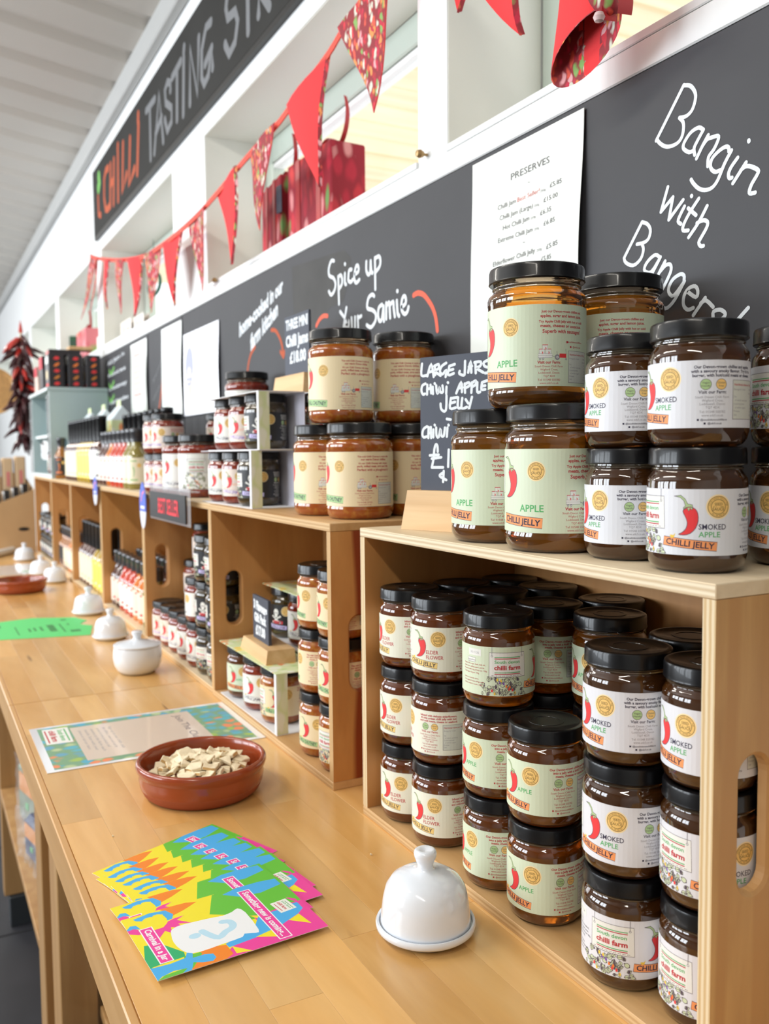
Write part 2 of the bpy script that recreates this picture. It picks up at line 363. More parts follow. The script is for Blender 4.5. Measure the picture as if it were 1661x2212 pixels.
struct(MB().box(-9, 2.2, YW - 0.03, YW + 0.0, 2.43, 2.50, bev=0.004).build('trim_3', mat('grey_flashing', (0.50, 0.50, 0.49), 0.5)))
GLASS = sheer('window_pane_glass', (0.80, 0.90, 0.86), 0.06)
for i, (a, b) in enumerate(OPEN):
    w = bpy.data.objects.new('window_%d' % (i + 1), None); COL.objects.link(w); struct(w); y0, y1 = YW + 0.155, YW + 0.19
    MB().box(a + 0.002, a + 0.045, y0, y1, ZS, ZT, bev=0.003).build('window_stile', GREENF, w)
    MB().box(b - 0.045, b - 0.002, y0, y1, ZS, ZT, bev=0.003).build('window_stile', GREENF, w)
    MB().box(a + 0.045, b - 0.045, y0, y1, ZT - 0.055, ZT, bev=0.003).build('window_rail', GREENF, w)
    MB().box(a + 0.045, b - 0.045, y0 + 0.004, y1 - 0.002, ZT - 0.068, ZT - 0.0565, bev=0.002).build('window_bead', WHITE, w)
    MB().box(a + 0.045, b - 0.045, y0, y1, ZS, ZS + 0.03, bev=0.003).build('window_rail', GREENF, w)
    MB().box(a + 0.046, b - 0.046, y0 + 0.015, y0 + 0.019, ZS + 0.031, ZT - 0.069).build('window_pane', GLASS, w)
# reveal linings, slightly creamier than the wall
mb = MB()
for a, b in OPEN:
    mb.box(a + 0.0005, a + 0.0018, YW + 0.001, YW + 0.154, ZS + 0.0005, ZT - 0.0005); mb.box(a + 0.002, b - 0.002, YW + 0.001, YW + 0.154, ZT - 0.002, ZT - 0.0006)
struct(mb.build('trim_4', CREAM))
# boarded soffit outside the windows
SOF = wood('soffit_board', (0.86, 0.74, 0.50), (0.76, 0.60, 0.36), 'y', 0.6, 12, vary=0.06)
sof = struct(bpy.data.objects.new('outdoor_soffit', None)); COL.objects.link(sof)
pl = MB().box(0, 0.128, 0, 3.2, 0, 0.018, bev=0.003).mesh('board', SOF)
for k in range(42): link('board', pl, sof, (-5.0 + 0.143 * k, YW + 0.42, 2.42 + 0.001 * (k % 3)))
struct(MB().box(-9, 2.2, YW + 3.7, YW + 3.75, 0, 3.0).build('wall_outdoor', mat('pale_render', (0.75, 0.76, 0.74), 0.8)))
struct(MB().box(-9.05, -9.0, -6, YW + 0.19, 0, 3.6).build('wall_end', WHITE))
struct(MB().box(-9, 2.5, -3.75, -3.7, 0, 3.4).build('wall_front', mat('shop_wall_paint', (0.55, 0.55, 0.53), 0.7)))
struct(MB().box(2.45, 2.5, -3.7, YW + 0.19, 0, 3.4).build('wall_side', MATS['shop_wall_paint']))
# corrugated ceiling rising away from the wall
CEIL = mat('white_sheet_ceiling', (0.60, 0.565, 0.52), 0.5, noise=0.08, nscale=2)
P = 0.235; n = 56; mb = MB(); prof = [(0, 0), (0.028, 0.020), (0.062, 0.020), (0.09, 0), (P, 0)]
for k in range(n):
    for j in range(4):
        (u0, w0), (u1, w1) = prof[j], prof[j + 1]; xa, xb = -9.0 + k * P + u0, -9.0 + k * P + u1
        y_a, y_b = YW + 0.0, -4.2; sl = 0.14
        mb.add([(xa, y_a, 2.492 + w0), (xb, y_a, 2.492 + w1), (xb, y_b, 2.492 + w1 + sl * (y_a - y_b)), (xa, y_b, 2.492 + w0 + sl * (y_a - y_b))], [(0, 1, 2, 3)])
struct(mb.build('ceiling', CEIL))
# floor tiles
TILE = mat('dark_floor_tile', (0.030, 0.030, 0.035), 0.42, noise=0.4, nscale=5)
struct(MB().box(-9, 3, -6, YW + 0.012, -0.05, -0.004).build('floor', mat('tile_grout', (0.07, 0.065, 0.06), 0.8)))
fl = bpy.data.objects['floor']; tm = MB().box(0, 0.594, 0, 0.594, -0.004, 0, bev=0.0015).mesh('tile', TILE)
for ix in range(-8, 2):
    for iy in range(-3, 1): link('tile', tm, fl, (ix * 0.6 + 0.12, iy * 0.6 - 0.45 + 0.05, 0))
# blackboards under the windows (three sheets side by side)
for n_, (a, b, lab) in enumerate(((-1.475, 2.0, 'long blackboard behind the jars lettered Bangin with Bangers and Spice up Your Sarnie'), (-1.865, -1.482, 'narrow blackboard between the two far white price lists'), (-3.4, -1.872, 'far blackboard with a chalked list and green ticks above the sauce bottles'))):
    t = thing('blackboard', lab, 'blackboard', (a, YW - 0.0005, 1.15)); MB().box(0, b - a, -0.006, 0.0, 0, 0.5255, bev=0.001).build('board', BOARD, t)
    if n_ == 0: BB = t
    if n_ == 2: BB3 = t
    if n_ == 1: BB2 = t
BY = YW - 0.0068; bx, bz = -1.475, 1.15
art = Art()
W_ = 0.0037
sm_ = [on_y(px, py, BY) for px, py in ((630, 577), (742, 540), (758, 556), (752, 600), (742, 650), (712, 664), (668, 730), (636, 736))]
art.poly([(q.x - bx, q.z - bz) for q in sm_], mat('chalk_dust_smudge', (0.075, 0.073, 0.072), 0.8, noise=0.25, nscale=14)); link('chalk_smudge', art.to_mesh('chalk_smudge', lambda u, v, l: (u, -0.00615, v)), BB); art = Art()
strokes_art(art, [[490,150,110,915],[490,155,560,155,610,190,650,270,645,370,600,500,520,580,430,600],[430,600,480,660,485,760,460,870,400,950,300,995,220,990,150,940,120,890],
 [750,760,695,735,600,790,530,880,485,970,490,1030,565,1075,620,1050],[760,765,650,970,630,1040,640,1110],[825,840,745,990,665,1160],[740,1000,810,900,880,870,960,850,960,910,900,1040,830,1140,820,1265],
 [1110,1060,1105,1010,1060,1000,970,1060,880,1160,855,1260,880,1320,930,1345,990,1320],[1145,1050,1050,1230,960,1450,880,1560,780,1595,690,1570,620,1500,590,1450],
 [1230,1150,1140,1280,1105,1370,1115,1430,1150,1425],[1382,912,1386,925],[1345,1215,1260,1350,1165,1500],[1275,1320,1340,1270,1410,1270,1510,1320,1500,1380,1430,1500,1395,1590,1400,1640,1470,1630]], 1400, 160, 6.364, BY, bx, bz, W_, CHALK)
def put_letters(): link('chalk_lettering', art.to_mesh('chalk_lettering', lambda u, v, l: (u, -0.0063 - 0.00001 * l, v)), BB)
put_letters(); art = Art()
strokes_art(art, [[565,20,490,290],[490,290,620,130],[620,130,575,375],[575,375,730,160],[745,230,700,320,675,390,705,420],[820,115,824,120],[900,145,800,300,735,430,730,490,785,490],[785,250,870,325],
 [990,225,900,400,790,565],[880,410,950,380,995,400,985,460,930,560,900,620,920,660,950,658],[285,400,90,790],[285,400,340,420,375,480,360,570,310,620,230,640],[285,640,300,700,270,800,190,870,110,840,90,790],
 [470,775,430,755,370,800,320,870,315,930,385,940,485,780],[485,780,400,945],[535,825,450,990],[470,950,540,870,590,860,600,920,560,1020,500,1140],[740,1030,740,980,700,965,620,1020,575,1110,580,1170,630,1195,745,1040],[745,1040,640,1240,560,1330,510,1330],
 [785,1160,870,1215,890,1150,860,1095,790,1120,740,1200,735,1300,780,1350,840,1330],[970,1220,840,1410],[920,1280,980,1250,1055,1320],[1055,1430,1060,1370,1130,1350,1180,1380,1180,1420,1130,1480,1160,1540,1100,1560],[1435,1330,1330,1450,1250,1560]], 1330, 400, 5.018, BY, bx, bz, W_, CHALK)
put_letters(); art = Art()
strokes_art(art, [[245,200,210,200,180,290,180,370,200,400,240,420,265,490,250,580,210,635,180,590],[300,400,310,750],[300,410,330,380,350,430,345,500,310,560],[385,360,385,480,400,500],[385,238,388,242],[470,310,440,320,430,400,430,450,460,470,485,440],
 [515,370,560,330,555,265,530,265,510,350,505,430,530,480,570,440],[660,210,660,320,685,375,710,340,715,200],[715,200,725,340,740,350],[770,160,775,560],[770,170,820,140,840,190,830,270,780,340],[325,850,375,920],[405,800,365,1060],
 [420,960,385,1000,390,1050,430,1050,435,980,420,960],[470,930,475,1050],[515,920,515,1050],[550,910,555,1050],[555,930,595,905],[760,650,735,630,690,670,670,760,680,810,740,830,780,880,775,970,720,1050,665,1020],[860,760,820,800,810,900,830,970,860,940,880,780],
 [880,780,885,970],[915,740,915,940],[915,780,950,730],[955,740,965,925],[965,760,1005,720,1010,800,1025,910],[1050,710,1060,860,1080,905],[1055,585,1060,588],[1115,790,1165,740,1160,660,1130,660,1110,740,1115,830,1150,880,1185,850,1200,790]], 680, 530, 5.932, BY, bx, bz, 0.0062, CHALK)
put_letters(); art = Art()
strokes_art(art, [[1265,640,1320,610,1390,630,1450,700,1510,800,1550,930,1570,1090],[160,905,110,905,60,950,20,1030]], 680, 530, 5.932, BY, bx, bz, 0.0075, REDC)
put_letters(); art = Art()
strokes_art(art, [[760,1050,830,1060,900,1180,940,1310,960,1450],[915,1420,965,1510],[985,1420,965,1510],[480,1340,410,1460,370,1620,355,1740]], 490, 580, 7.9, BY, bx, bz, 0.008, ORANGEC)
put_letters(); art = Art()
px_text(art, 'home-cooked in our', (517, 728), (611, 628), 30, BY, bx, bz, CHALK, 0.04)
put_letters(); art = Art()
px_text(art, 'farm kitchen', (541, 758), (600, 680), 34, BY, bx, bz, CHALK, 0.04)
link('chalk_lettering', art.to_mesh('chalk_lettering', lambda u, v, l: (u, -0.0063 - 0.00001 * l, v)), BB)
art = Art()
for k, s in enumerate(('All Jam in', 'sauces', 'chutney', 'marinades')):
    px_text(art, s, (232 + k, 792 + 30 * k - (6 if k else 0)), (268 + 3 * k, 766 + 31 * k), 9, BY, -3.4, 1.15, CHALK, 0.01)
    if k: strokes_art(art, [[236, 800 + 30 * (k - 1), 240, 808 + 30 * (k - 1), 246, 794 + 30 * (k - 1)]], 0, 0, 1, BY, -3.4, 1.15, 0.012, mat('green_chalk', (0.2, 0.5, 0.12), 0.8))
link('chalk_lettering', art.to_mesh('chalk_lettering', lambda u, v, l: (u, -0.0063 - 0.00001 * l, v)), BB3)
art = Art()
px_text(art, 'Sarnie', (330, 830), (352, 775), 9, BY, -1.865, 1.15, CHALKG, 0.01); px_text(art, 'sauce', (331, 868), (345, 835), 9, BY, -1.865, 1.15, CHALKG, 0.01)
strokes_art(art, [[351,800,349,840,343,890]], 0, 0, 1, BY, -1.865, 1.15, 0.012, ORANGEC)
link('chalk_lettering', art.to_mesh('chalk_lettering', lambda u, v, l: (u, -0.0063 - 0.00001 * l, v)), BB2)
# hanging sign
t = thing('tasting_sign', 'long black sign board high on the white wall chalked CHILLI TASTING', 'sign', (-2.66, YW - 0.0005, 2.128))
MB().box(0, 2.9, -0.012, 0, 0, 0.240, bev=0.001).build('board', BOARD2, t)
MB().box(0, 2.9, -0.0118, 0, -0.012, -0.0005).build('lower_edge', mat('black_edge', (0.012, 0.012, 0.012), 0.4), t)
art = Art(); SY = YW - 0.0128
strokes_art(art, [[255,1010,215,1060,190,1200,190,1500,215,1700,250,1690,290,1620],[295,960,290,1640],[350,880,345,1600],[290,1310,350,1190],[415,760,420,1540],[415,640,412,700],[500,610,490,1430,560,1110],[615,530,600,1300,690,1020],[755,290,735,1100],[750,130,748,240],[90,1500,100,1780,130,1790]], 200, 230, 7.63, SY, -2.66, 2.128, 0.026, ORANGEC, False)
strokes_art(art, [[100,1160,110,1260,95,1340]], 200, 230, 7.63, SY, -2.66, 2.128, 0.045, MATS['green_chalk'], False)
TS = [[85,1330,190,1180],[130,1290,140,1900],[185,1830,240,1110,290,1690],[200,1600,270,1400],[375,1080,375,990,340,980,310,1080,320,1230,390,1290,390,1450,340,1570,310,1430],[395,930,500,730],[455,860,455,1430],[535,690,530,1370],[540,560,535,620],[610,1240,610,570,700,1130,715,450],
 [860,260,800,330,750,600,750,930,780,1010,830,900,870,570,880,810],[790,770,870,570],[1060,-100,1040,100,1060,220,1150,130,1180,250,1150,500,1080,650,1030,530],[1300,-60,1305,380],[1430,180,1440,-100,1560,80]]
strokes_art(art, TS, 300, 0, 5.536, SY, -2.66, 2.128, 0.022, CHALKG, False)
link('chalk_lettering', art.to_mesh('chalk_lettering', lambda u, v, l: (u, -0.0122 - 0.00001 * l, v)), t)
# small brass screw hooks on the wall
BRASS = mat('old_brass', (0.42, 0.27, 0.12), 0.4, metal=0.7)
for px, py, lab in ((923, 335, 'small brass door knob peg on the white mullion between the windows'), (474, 606, 'far small brass peg on the white ledge')):
    q = on_y(px, py, YW); t = thing('wall_peg', lab, 'peg', (q.x, YW, q.z))
    MB().tube([(0, 0.004, 0), (0, -0.012, 0)], 0.002, 8).build('shank', BRASS, t, True)
    m_ = MB().lathe([(0.0, -0.006), (0.004, -0.005), (0.006, 0), (0.004, 0.005), (0, 0.006)], 14); m_.v = [(x, z - 0.012, y) for x, y, z in m_.v]; m_.build('knob', BRASS, t, True, fix=True)

# ------------------------------------------------------------------ papers on the blackboard
PAPER = mat('laminated_paper', (0.84, 0.87, 0.83), 0.3, coat=0.3)
INK = flat('grey_print', (0.16, 0.16, 0.16)); INKR = flat('pink_print', (0.70, 0.22, 0.20)); INKF = flat('faint_print', (0.62, 0.60, 0.50))
def sheet(name, label, x0, x1, z0, z1, curl, art=None, m=PAPER, y=YW - 0.008, group=None):
    t = thing(name, label, 'paper', (x0, y, z0), 0, group); w, h = x1 - x0, z1 - z0
    cf = lambda u, v: -0.0012 - curl * (0.5 - 0.5 * cos(2 * pi * (v / h))) * (0.4 + 0.6 * u / w) - curl * 0.8 * (1 - v / h) ** 2
    mb = MB(); nx, nz = 8, 40; vs = [(w * i / nx, cf(w * i / nx, h * j / nz) + k, h * j / nz) for k in (0, 0.0005) for j in range(nz + 1) for i in range(nx + 1)]
    fs = []; N_ = (nx + 1) * (nz + 1)
    for j in range(nz):
        for i in range(nx): a = j * (nx + 1) + i; fs.append((a, a + 1, a + nx + 2, a + nx + 1)); fs.append((N_ + a, N_ + a + nx + 1, N_ + a + nx + 2, N_ + a + 1))
    for j in range(nz): a = j * (nx + 1); fs.append((a, a + nx + 1, N_ + a + nx + 1, N_ + a)); b = a + nx; fs.append((b, N_ + b, N_ + b + nx + 1, b + nx + 1))
    for i in range(nx): fs.append((i, N_ + i, N_ + i + 1, i + 1)); c = nz * (nx + 1) + i; fs.append((c, c + 1, N_ + c + 1, N_ + c))
    mb.add(vs, fs); mb.build('page', m, t, True, 60)
    if art: link('print', art.to_mesh('print', lambda u, v, l: (u, cf(u, v) - 0.0005 - 0.00001 * l, v)), t)
    return t
PX, PZ, PY = -0.083, 1.372, YW - 0.010
art = Art()
def pl_(s, a, b, h, m=INK, bold=0.0): px_text(art, s, (1030 + a[0] / 5.977, 230 + a[1] / 5.977), (1030 + b[0] / 5.977, 230 + b[1] / 5.977), h / 5.977, PY, PX, PZ, m, bold)
pl_('PRESERVES', (440, 955), (940, 722), 88)
pl_('~', (665, 1005), (692, 998), 60); pl_('~', (630, 1785), (660, 1775), 60)
for a, b, s, c, d, e, f, g in (((280,1345),(515,1245),'Chilli Jam',(838,1112),(905,1085),(960,1050),(1112,985),'£5.85'),((310,1478),(745,1310),'Chilli Jam (Large)',(762,1303),(828,1278),(885,1243),(1068,1165),'£15.00'),((358,1603),(705,1470),'Hot Chilli Jam',(725,1462),(790,1438),(848,1412),(990,1350),'£6.35'),
 ((300,1770),(755,1618),'Extreme Chilli Jam',(778,1608),(840,1585),(900,1548),(1045,1485),'£6.85'),((240,2075),(795,1888),'Elderflower Chilli Jelly',(820,1880),(885,1855),(945,1850),(1092,1785),'£5.85'),((240,2230),(795,2060),'Apple Chilli Jelly',(820,2040),(870,2025),(880,2010),(1010,1965),'£5.85')):
    pl_(s, a, b, 62); pl_('250g', c, d, 30); pl_(g, e, f, 62)
pl_('Best Seller!', (535, 1238), (825, 1112), 60, INKR)
sheet('price_list', 'nearest white price list headed PRESERVES taped to the long blackboard', PX, PX + 0.212, PZ, 1.669, 0.006, art)
art = Art(); art.disc(0.055, 0.125, 0.038, flat('slate_blue', (0.42, 0.44, 0.55)), ry=0.05); art.disc(0.055, 0.085, 0.028, flat('sand_print', (0.72, 0.66, 0.56)), ry=0.04)
for k in range(7): art.rect(0.14, 0.14 + 0.10 + 0.02 * (k % 3), 0.155 - 0.019 * k, 0.1575 - 0.019 * k, INKF)
sheet('notice', 'white landscape notice with a blue and sand oval on the long blackboard', -1.458, -1.152, 1.408, 1.620, 0.003, art, mat('white_laminate', (0.80, 0.81, 0.88), 0.25, coat=0.4))
for a, b, lab, rows in ((-1.69, -1.476, 'white price list just left of the landscape notice', 12), (-2.10, -1.876, 'farthest white price list with two pink headings', 10)):
    art = Art()
    for k in range(rows): art.rect(0.05, 0.16 - 0.02 * (k % 2), 0.235 - 0.018 * k, 0.2385 - 0.018 * k, INKR if k in (1, 8) else INKF)
    sheet('price_list', lab, a, b, 1.405, 1.663, 0.004, art)

# ------------------------------------------------------------------ counters
def counter(x0, x1, label, seed, top=0.9):
    rnd = random.Random(seed); t = thing('counter', label, 'counter', (x0, 0, top)); L_ = x1 - x0
    MB().box(0, L_, -0.309, 0.2135, -0.040, -0.0105).build('slab', BEECH2, t)
    cache = {}
    rows = 12; w = (0.2135 + 0.3055) / rows
    for r in range(rows):
        x = 0; first = True
        while x < L_ - 1e-6:
            l = rnd.choice((0.24, 0.36, 0.48, 0.6)) * (0.5 if first and rnd.random() < 0.6 else 1); first = False
            l = round(min(l, L_ - x), 4)
            if L_ - x - l < 0.1: l = round(L_ - x, 4)
            if l not in cache: cache[l] = MB().box(0.0001, l - 0.0001, 0.00008, w - 0.00008, -0.010, 0, bev=0.00012).mesh('stave', BEECH)
            link('stave', cache[l], t, (x, -0.3055 + r * w, 0)); x += l
    MB().box(0, L_, -0.3135, -0.3056, -0.047, -0.0001, bev=0.0012).build('front_edging', BEECHE, t)
    return t
CN = counter(-0.674, 1.35, 'nearest glossy beech counter carrying the flyers, bowl and first two crates', 3)
CF = counter(-3.4, -0.676, 'far beech counter carrying the green leaflet and most of the white pots', 8)
def under(root, name, x0, x1, y0, y1, z0, z1, m=BEECH2):
    X, Z = root.location.x, root.location.z; MB().box(x0 - X, x1 - X, y0, y1, z0 - Z, z1 - Z, bev=0.0015).build(name, m, root)
under(CN, 'leg', -0.655, -0.565, -0.262, -0.205, 0, 0.859); under(CF, 'leg', -0.86, -0.775, -0.262, -0.21, 0, 0.859)
under(CN, 'leg', 1.22, 1.31, -0.262, -0.205, 0, 0.859)
under(CN, 'end_panel', -0.655, -0.635, -0.203, 0.15, 0, 0.858)
under(CF, 'end_panel', -1.78, -1.735, -0.26, 0.19, 0.085, 0.858); under(CF, 'plinth', -1.776, -1.72, -0.248, 0.19, 0, 0.084, mat('dark_plinth', (0.03, 0.035, 0.04), 0.4))
under(CF, 'leg', -3.38, -3.3, -0.262, -0.2, 0, 0.859)
under(CF, 'low_shelf', -1.73, -0.865, -0.262, 0.18, 0.375, 0.393); under(CN, 'low_shelf', -0.56, 1.2, -0.203, 0.19, 0.400, 0.418)
for n_, (x, y, w, col, lab) in enumerate(((-1.42, -0.19, 0.17, (0.30, 0.34, 0.24), 'olive green packet in clear plastic on the low shelf'), (-1.20, -0.205, 0.13, (0.10, 0.12, 0.20), 'dark blue packet in crinkled clear plastic on the low shelf'))):
    t = thing('packet', lab, 'packet', (x, y, 0.3932), 0.2); h = 0.15 if n_ == 0 else 0.10
    mb = MB(); mb.box(-w / 2, w / 2, -0.03, 0.03, 0, h, bev=0.012); mb.build('pack', mat('packet_%d' % n_, col, 0.35, noise=0.2, nscale=20), t, True)
    MB().box(-w * 0.36, w * 0.40, -0.0325, -0.0305, h * 0.55, h * 0.86).build('label', flat('orange_label', (0.80, 0.34, 0.10)), t)
    MB().box(-w * 0.1, w * 0.02, -0.0325, -0.0305, h * 0.3, h * 0.4).build('sticker', flat('green_sticker', (0.20, 0.55, 0.25)), t)
    mb = MB(); rr = random.Random(n_)
    P_ = [(-w / 2 - 0.01 + (w + 0.02) * k / 10, -0.036 + rr.uniform(-0.008, 0.006)) for k in range(11)]
    vs = [(x_, y_ + rr.uniform(-0.004, 0.004), z_) for z_ in [j * (h + 0.02) / 8 for j in range(9)] for x_, y_ in P_]
    mb.add(vs, [(j * 11 + i, j * 11 + i + 1, j * 11 + i + 12, j * 11 + i + 11) for j in range(8) for i in range(10)])
    mb.build('plastic_film', sheer('clear_film', (0.85, 0.86, 0.88), 0.22), t)

# ------------------------------------------------------------------ crates
def side_panel(y0, y1, z0, z1, x0, x1, hy=0.038, hz=None, hw=0.0135, hh=0.046, bev=0.004):
    """plywood side with a rounded hand hole"""
    hz = hz if hz is not None else (z0 + z1) / 2; n = 10
    def loop(w, h): return [(hy + w * cos(pi * k / n), hz + (h - w) + w * sin(pi * k / n)) for k in range(n + 1)] + [(hy + w * cos(pi + pi * k / n), hz - (h - w) + w * sin(pi + pi * k / n)) for k in range(n + 1)]
    out = [(y0, z0), (y1, z0), (y1, z1), (y0, z1)]; mb = MB(); big = loop(hw + bev * 0.6, hh + bev * 0.6); sm = loop(hw, hh)
    tr = tessellate_polygon([[Vector((p[0], p[1], 0)) for p in out], [Vector((p[0], p[1], 0)) for p in big]]); pts = out + big
    for x, flip in ((x0, True), (x1, False)):
        fs = []
        for a, b, c in tr:
            A, B, C_ = pts[a], pts[b], pts[c]; ccw = (B[0] - A[0]) * (C_[1] - A[1]) - (B[1] - A[1]) * (C_[0] - A[0]) > 0
            fs.append((a, b, c) if ccw != flip else (a, c, b))
        mb.add([(x, p[0], p[1]) for p in pts], fs, 0)
    rings = [(big, x0), (sm, x0 + 0.0018), (sm, x1 - 0.0018), (big, x1)]; m = len(sm); base = len(mb.v)
    for lp, x in rings: mb.v += [(x, p[0], p[1]) for p in lp]
    for i in range(3):
        for k in range(m): k2 = (k + 1) % m; mb.f.append([base + i * m + k, base + i * m + k2, base + (i + 1) * m + k2, base + (i + 1) * m + k]); mb.m.append(0)
    for (a, b), mi in (((0, 3), 1), ((1, 2), 0), ((2, 3), 0), ((0, 1), 0)):
        A, B = out[a], out[b]; mb.add([(x0, *A), (x1, *A), (x1, *B), (x0, *B)], [(0, 1, 2, 3)], mi)
    return mb
def crate(x0, x1, label, T, S, I, E_, y0=0.0, z0=0.9, h=0.325, depth=0.2078, group=None, floor=None):
    t = thing('wooden_crate', label, 'crate', (x0, y0, z0), 0, group); w = x1 - x0; k = 0.0105; tt = 0.0098
    MB().box(0, w, 0, depth, h - tt, h, 0, 1, bev=0.0006).build('top_panel', [T, E_], t)
    MB().box(0, w, 0, depth, 0, tt, 0, 1, bev=0.0006).build('bottom_panel', [floor or T, E_ if floor is None else HONEY_E], t)
    for a in ((0, k), (w - k, w)):
        mb = side_panel(0.0004, depth, tt + 0.0002, h - tt - 0.0002, a[0], a[1], hz=0.165); o = mb.build('side_panel', [S if a[0] > 0 else I, PALE_EX if E_ is PALE_E else HONEY_EX], t, fix=True)
    MB().box(k + 0.0003, w - k - 0.0003, depth - 0.006, depth - 0.0003, tt + 0.0003, h - tt - 0.0003).build('back_panel', I, t)
    return t
crate(0, 0.4965, 'nearest wooden crate with a pale plywood top full of black lidded jelly jars', PALE_T, PALE_S, HONEY_I, PALE_E, floor=HONEY_T)
crate(-0.5694, -0.0775, 'second wooden crate, orange grained sides, holding chutney stacks and gift packs', HONEY_T, HONEY_S, HONEY_I, HONEY_E, y0=-0.0016, h=0.3243, depth=0.2092)
crate(-1.0735, -0.5725, 'third wooden crate from the right, holding pink labelled jam and skull labelled jars', PALE_T, HONEY_I, HONEY_I, HONEY_E, y0=0.001, h=0.3243, depth=0.2066)
crate(-1.573, -1.0745, 'fourth wooden crate from the right, packed with small red and orange sauce bottles', PALE_T, HONEY_I, HONEY_I, HONEY_E, y0=0.001, h=0.3243, depth=0.2066)
crate(-2.090, -1.574, 'fifth wooden crate from the right, with tall black necked oil bottles', PALE_T, HONEY_I, HONEY_I, HONEY_E, y0=0.001, h=0.3243, depth=0.2066)
crate(-2.545, -2.091, 'sixth wooden crate from the right, with a row of short capped sauce bottles', PALE_T, HONEY_I, HONEY_I, HONEY_E, y0=0.001, h=0.3243, depth=0.2066)
crate(-3.045, -2.546, 'farthest wooden crate, beneath the pale blue cabinet', PALE_T, HONEY_I, HONEY_I, HONEY_E, y0=0.001, h=0.3243, depth=0.2066)

# ------------------------------------------------------------------ jars
def jelly(name, col, trans=0.75, rough=0.08, bits=None, nscale=120):
    m, nt, b = nodes_of(name); b.inputs['Base Color'].default_value = (*col, 1); b.inputs['Roughness'].default_value = rough
    b.inputs['Transmission Weight'].default_value = trans; b.inputs['IOR'].default_value = 1.38; b.inputs['Coat Weight'].default_value = 1.0; b.inputs['Coat Roughness'].default_value = 0.015; b.inputs['Coat IOR'].default_value = 1.55
    if bits:
        N = nt.nodes.new; L = nt.links.new; tc = N('ShaderNodeTexCoord'); n = N('ShaderNodeTexNoise'); n.inputs['Scale'].default_value = nscale; n.inputs['Detail'].default_value = 3
        L(tc.outputs['Object'], n.inputs['Vector']); r = N('ShaderNodeMapRange'); r.inputs['From Min'].default_value = 0.45; r.inputs['From Max'].default_value = 0.68; L(n.outputs['Fac'], r.inputs['Value'])
        mx = N('ShaderNodeMix'); mx.data_type = 'RGBA'; mx.inputs['A'].default_value = (*col, 1); mx.inputs['B'].default_value = (*bits, 1); L(r.outputs['Result'], mx.inputs['Factor']); L(mx.outputs['Result'], b.inputs['Base Color'])
    return m
J_APPLE = jelly('apple_jelly', (0.92, 0.30, 0.02), 0.94)
J_APPLED = jelly('apple_jelly_dark', (0.82, 0.21, 0.012), 0.9)
J_ELDER = jelly('elderflower_jelly', (0.55, 0.12, 0.012), 0.82)
J_SMOKE = jelly('smoked_jelly', (0.15, 0.052, 0.012), 0.70)
J_CHUT = jelly('chutney', (0.42, 0.095, 0.010), 0.25, 0.15, (0.55, 0.22, 0.03))
J_JAM = jelly('red_chilli_jam', (0.26, 0.022, 0.008), 0.30, 0.12, (0.38, 0.05, 0.01))
J_EXT = jelly('dark_olive_jam', (0.055, 0.035, 0.006), 0.30, 0.12, (0.09, 0.05, 0.01))
NECK = mat('neck_glass', (0.60, 0.45, 0.30), 0.04, trans=0.9, ior=1.5, coat=1.0)
SM = [(0.0, 0.0016), (0.0195, 0.0012), (0.0225, 0.0), (0.0252, 0.0003), (0.0292, 0.0022), (0.0318, 0.0056), (0.0332, 0.0110), (0.0332, 0.0600), (0.0327, 0.0635), (0.0308, 0.0665), (0.0296, 0.0680), (0.0293, 0.0690), (0.0303, 0.0698), (0.0303, 0.0706), (0.0293, 0.0714), (0.0292, 0.0800), (0, 0.0800)]
SML = [(0.0292, 0.0728), (0.0318, 0.0724), (0.0326, 0.0732), (0.0323, 0.0745), (0.0322, 0.0822), (0.0316, 0.0838), (0.0302, 0.0845), (0.0278, 0.0844), (0.0268, 0.0837), (0.0150, 0.0836), (0.0148, 0.0839), (0.0120, 0.0839), (0.0118, 0.0836), (0, 0.0836)]
LG = [(0.0, 0.002), (0.030, 0.0015), (0.0335, 0.0), (0.0365, 0.0005), (0.0400, 0.0030), (0.0424, 0.0072), (0.0430, 0.0120), (0.0430, 0.0150), (0.0426, 0.0158), (0.0426, 0.0880), (0.0430, 0.0890), (0.0430, 0.0935), (0.0420, 0.0965), (0.0395, 0.0990), (0.0378, 0.1005), (0.0376, 0.1020), (0.0388, 0.1032), (0.0388, 0.1042), (0.0378, 0.1052), (0.0377, 0.115), (0, 0.115)]
LGL = [(0.0377, 0.1078), (0.0410, 0.1072), (0.0420, 0.1082), (0.0416, 0.1095), (0.0415, 0.1180), (0.0408, 0.1202), (0.0392, 0.1210), (0.0366, 0.1209), (0.0356, 0.1201), (0.020, 0.1200), (0.0197, 0.1204), (0.016, 0.1204), (0.0157, 0.1200), (0, 0.1200)]
def body_mesh(name, prof, m, fill):
    mb = MB(); mb.lathe(prof, 48, mfn=lambda i: 0 if prof[i][1] < fill else 1); return mb.mesh(name, [m, NECK], True, 50)
LIDS = MB().lathe(SML, 48).mesh('lid', LID, True, 40); LIDL = MB().lathe(LGL, 56).mesh('lid', LID, True, 40)
BK = flat('navy_print', (0.03, 0.025, 0.06)); CR = flat('crimson_print', (0.50, 0.03, 0.045)); GR = flat('green_print', (0.10, 0.42, 0.14)); RED = flat('chilli_red', (0.78, 0.045, 0.05))
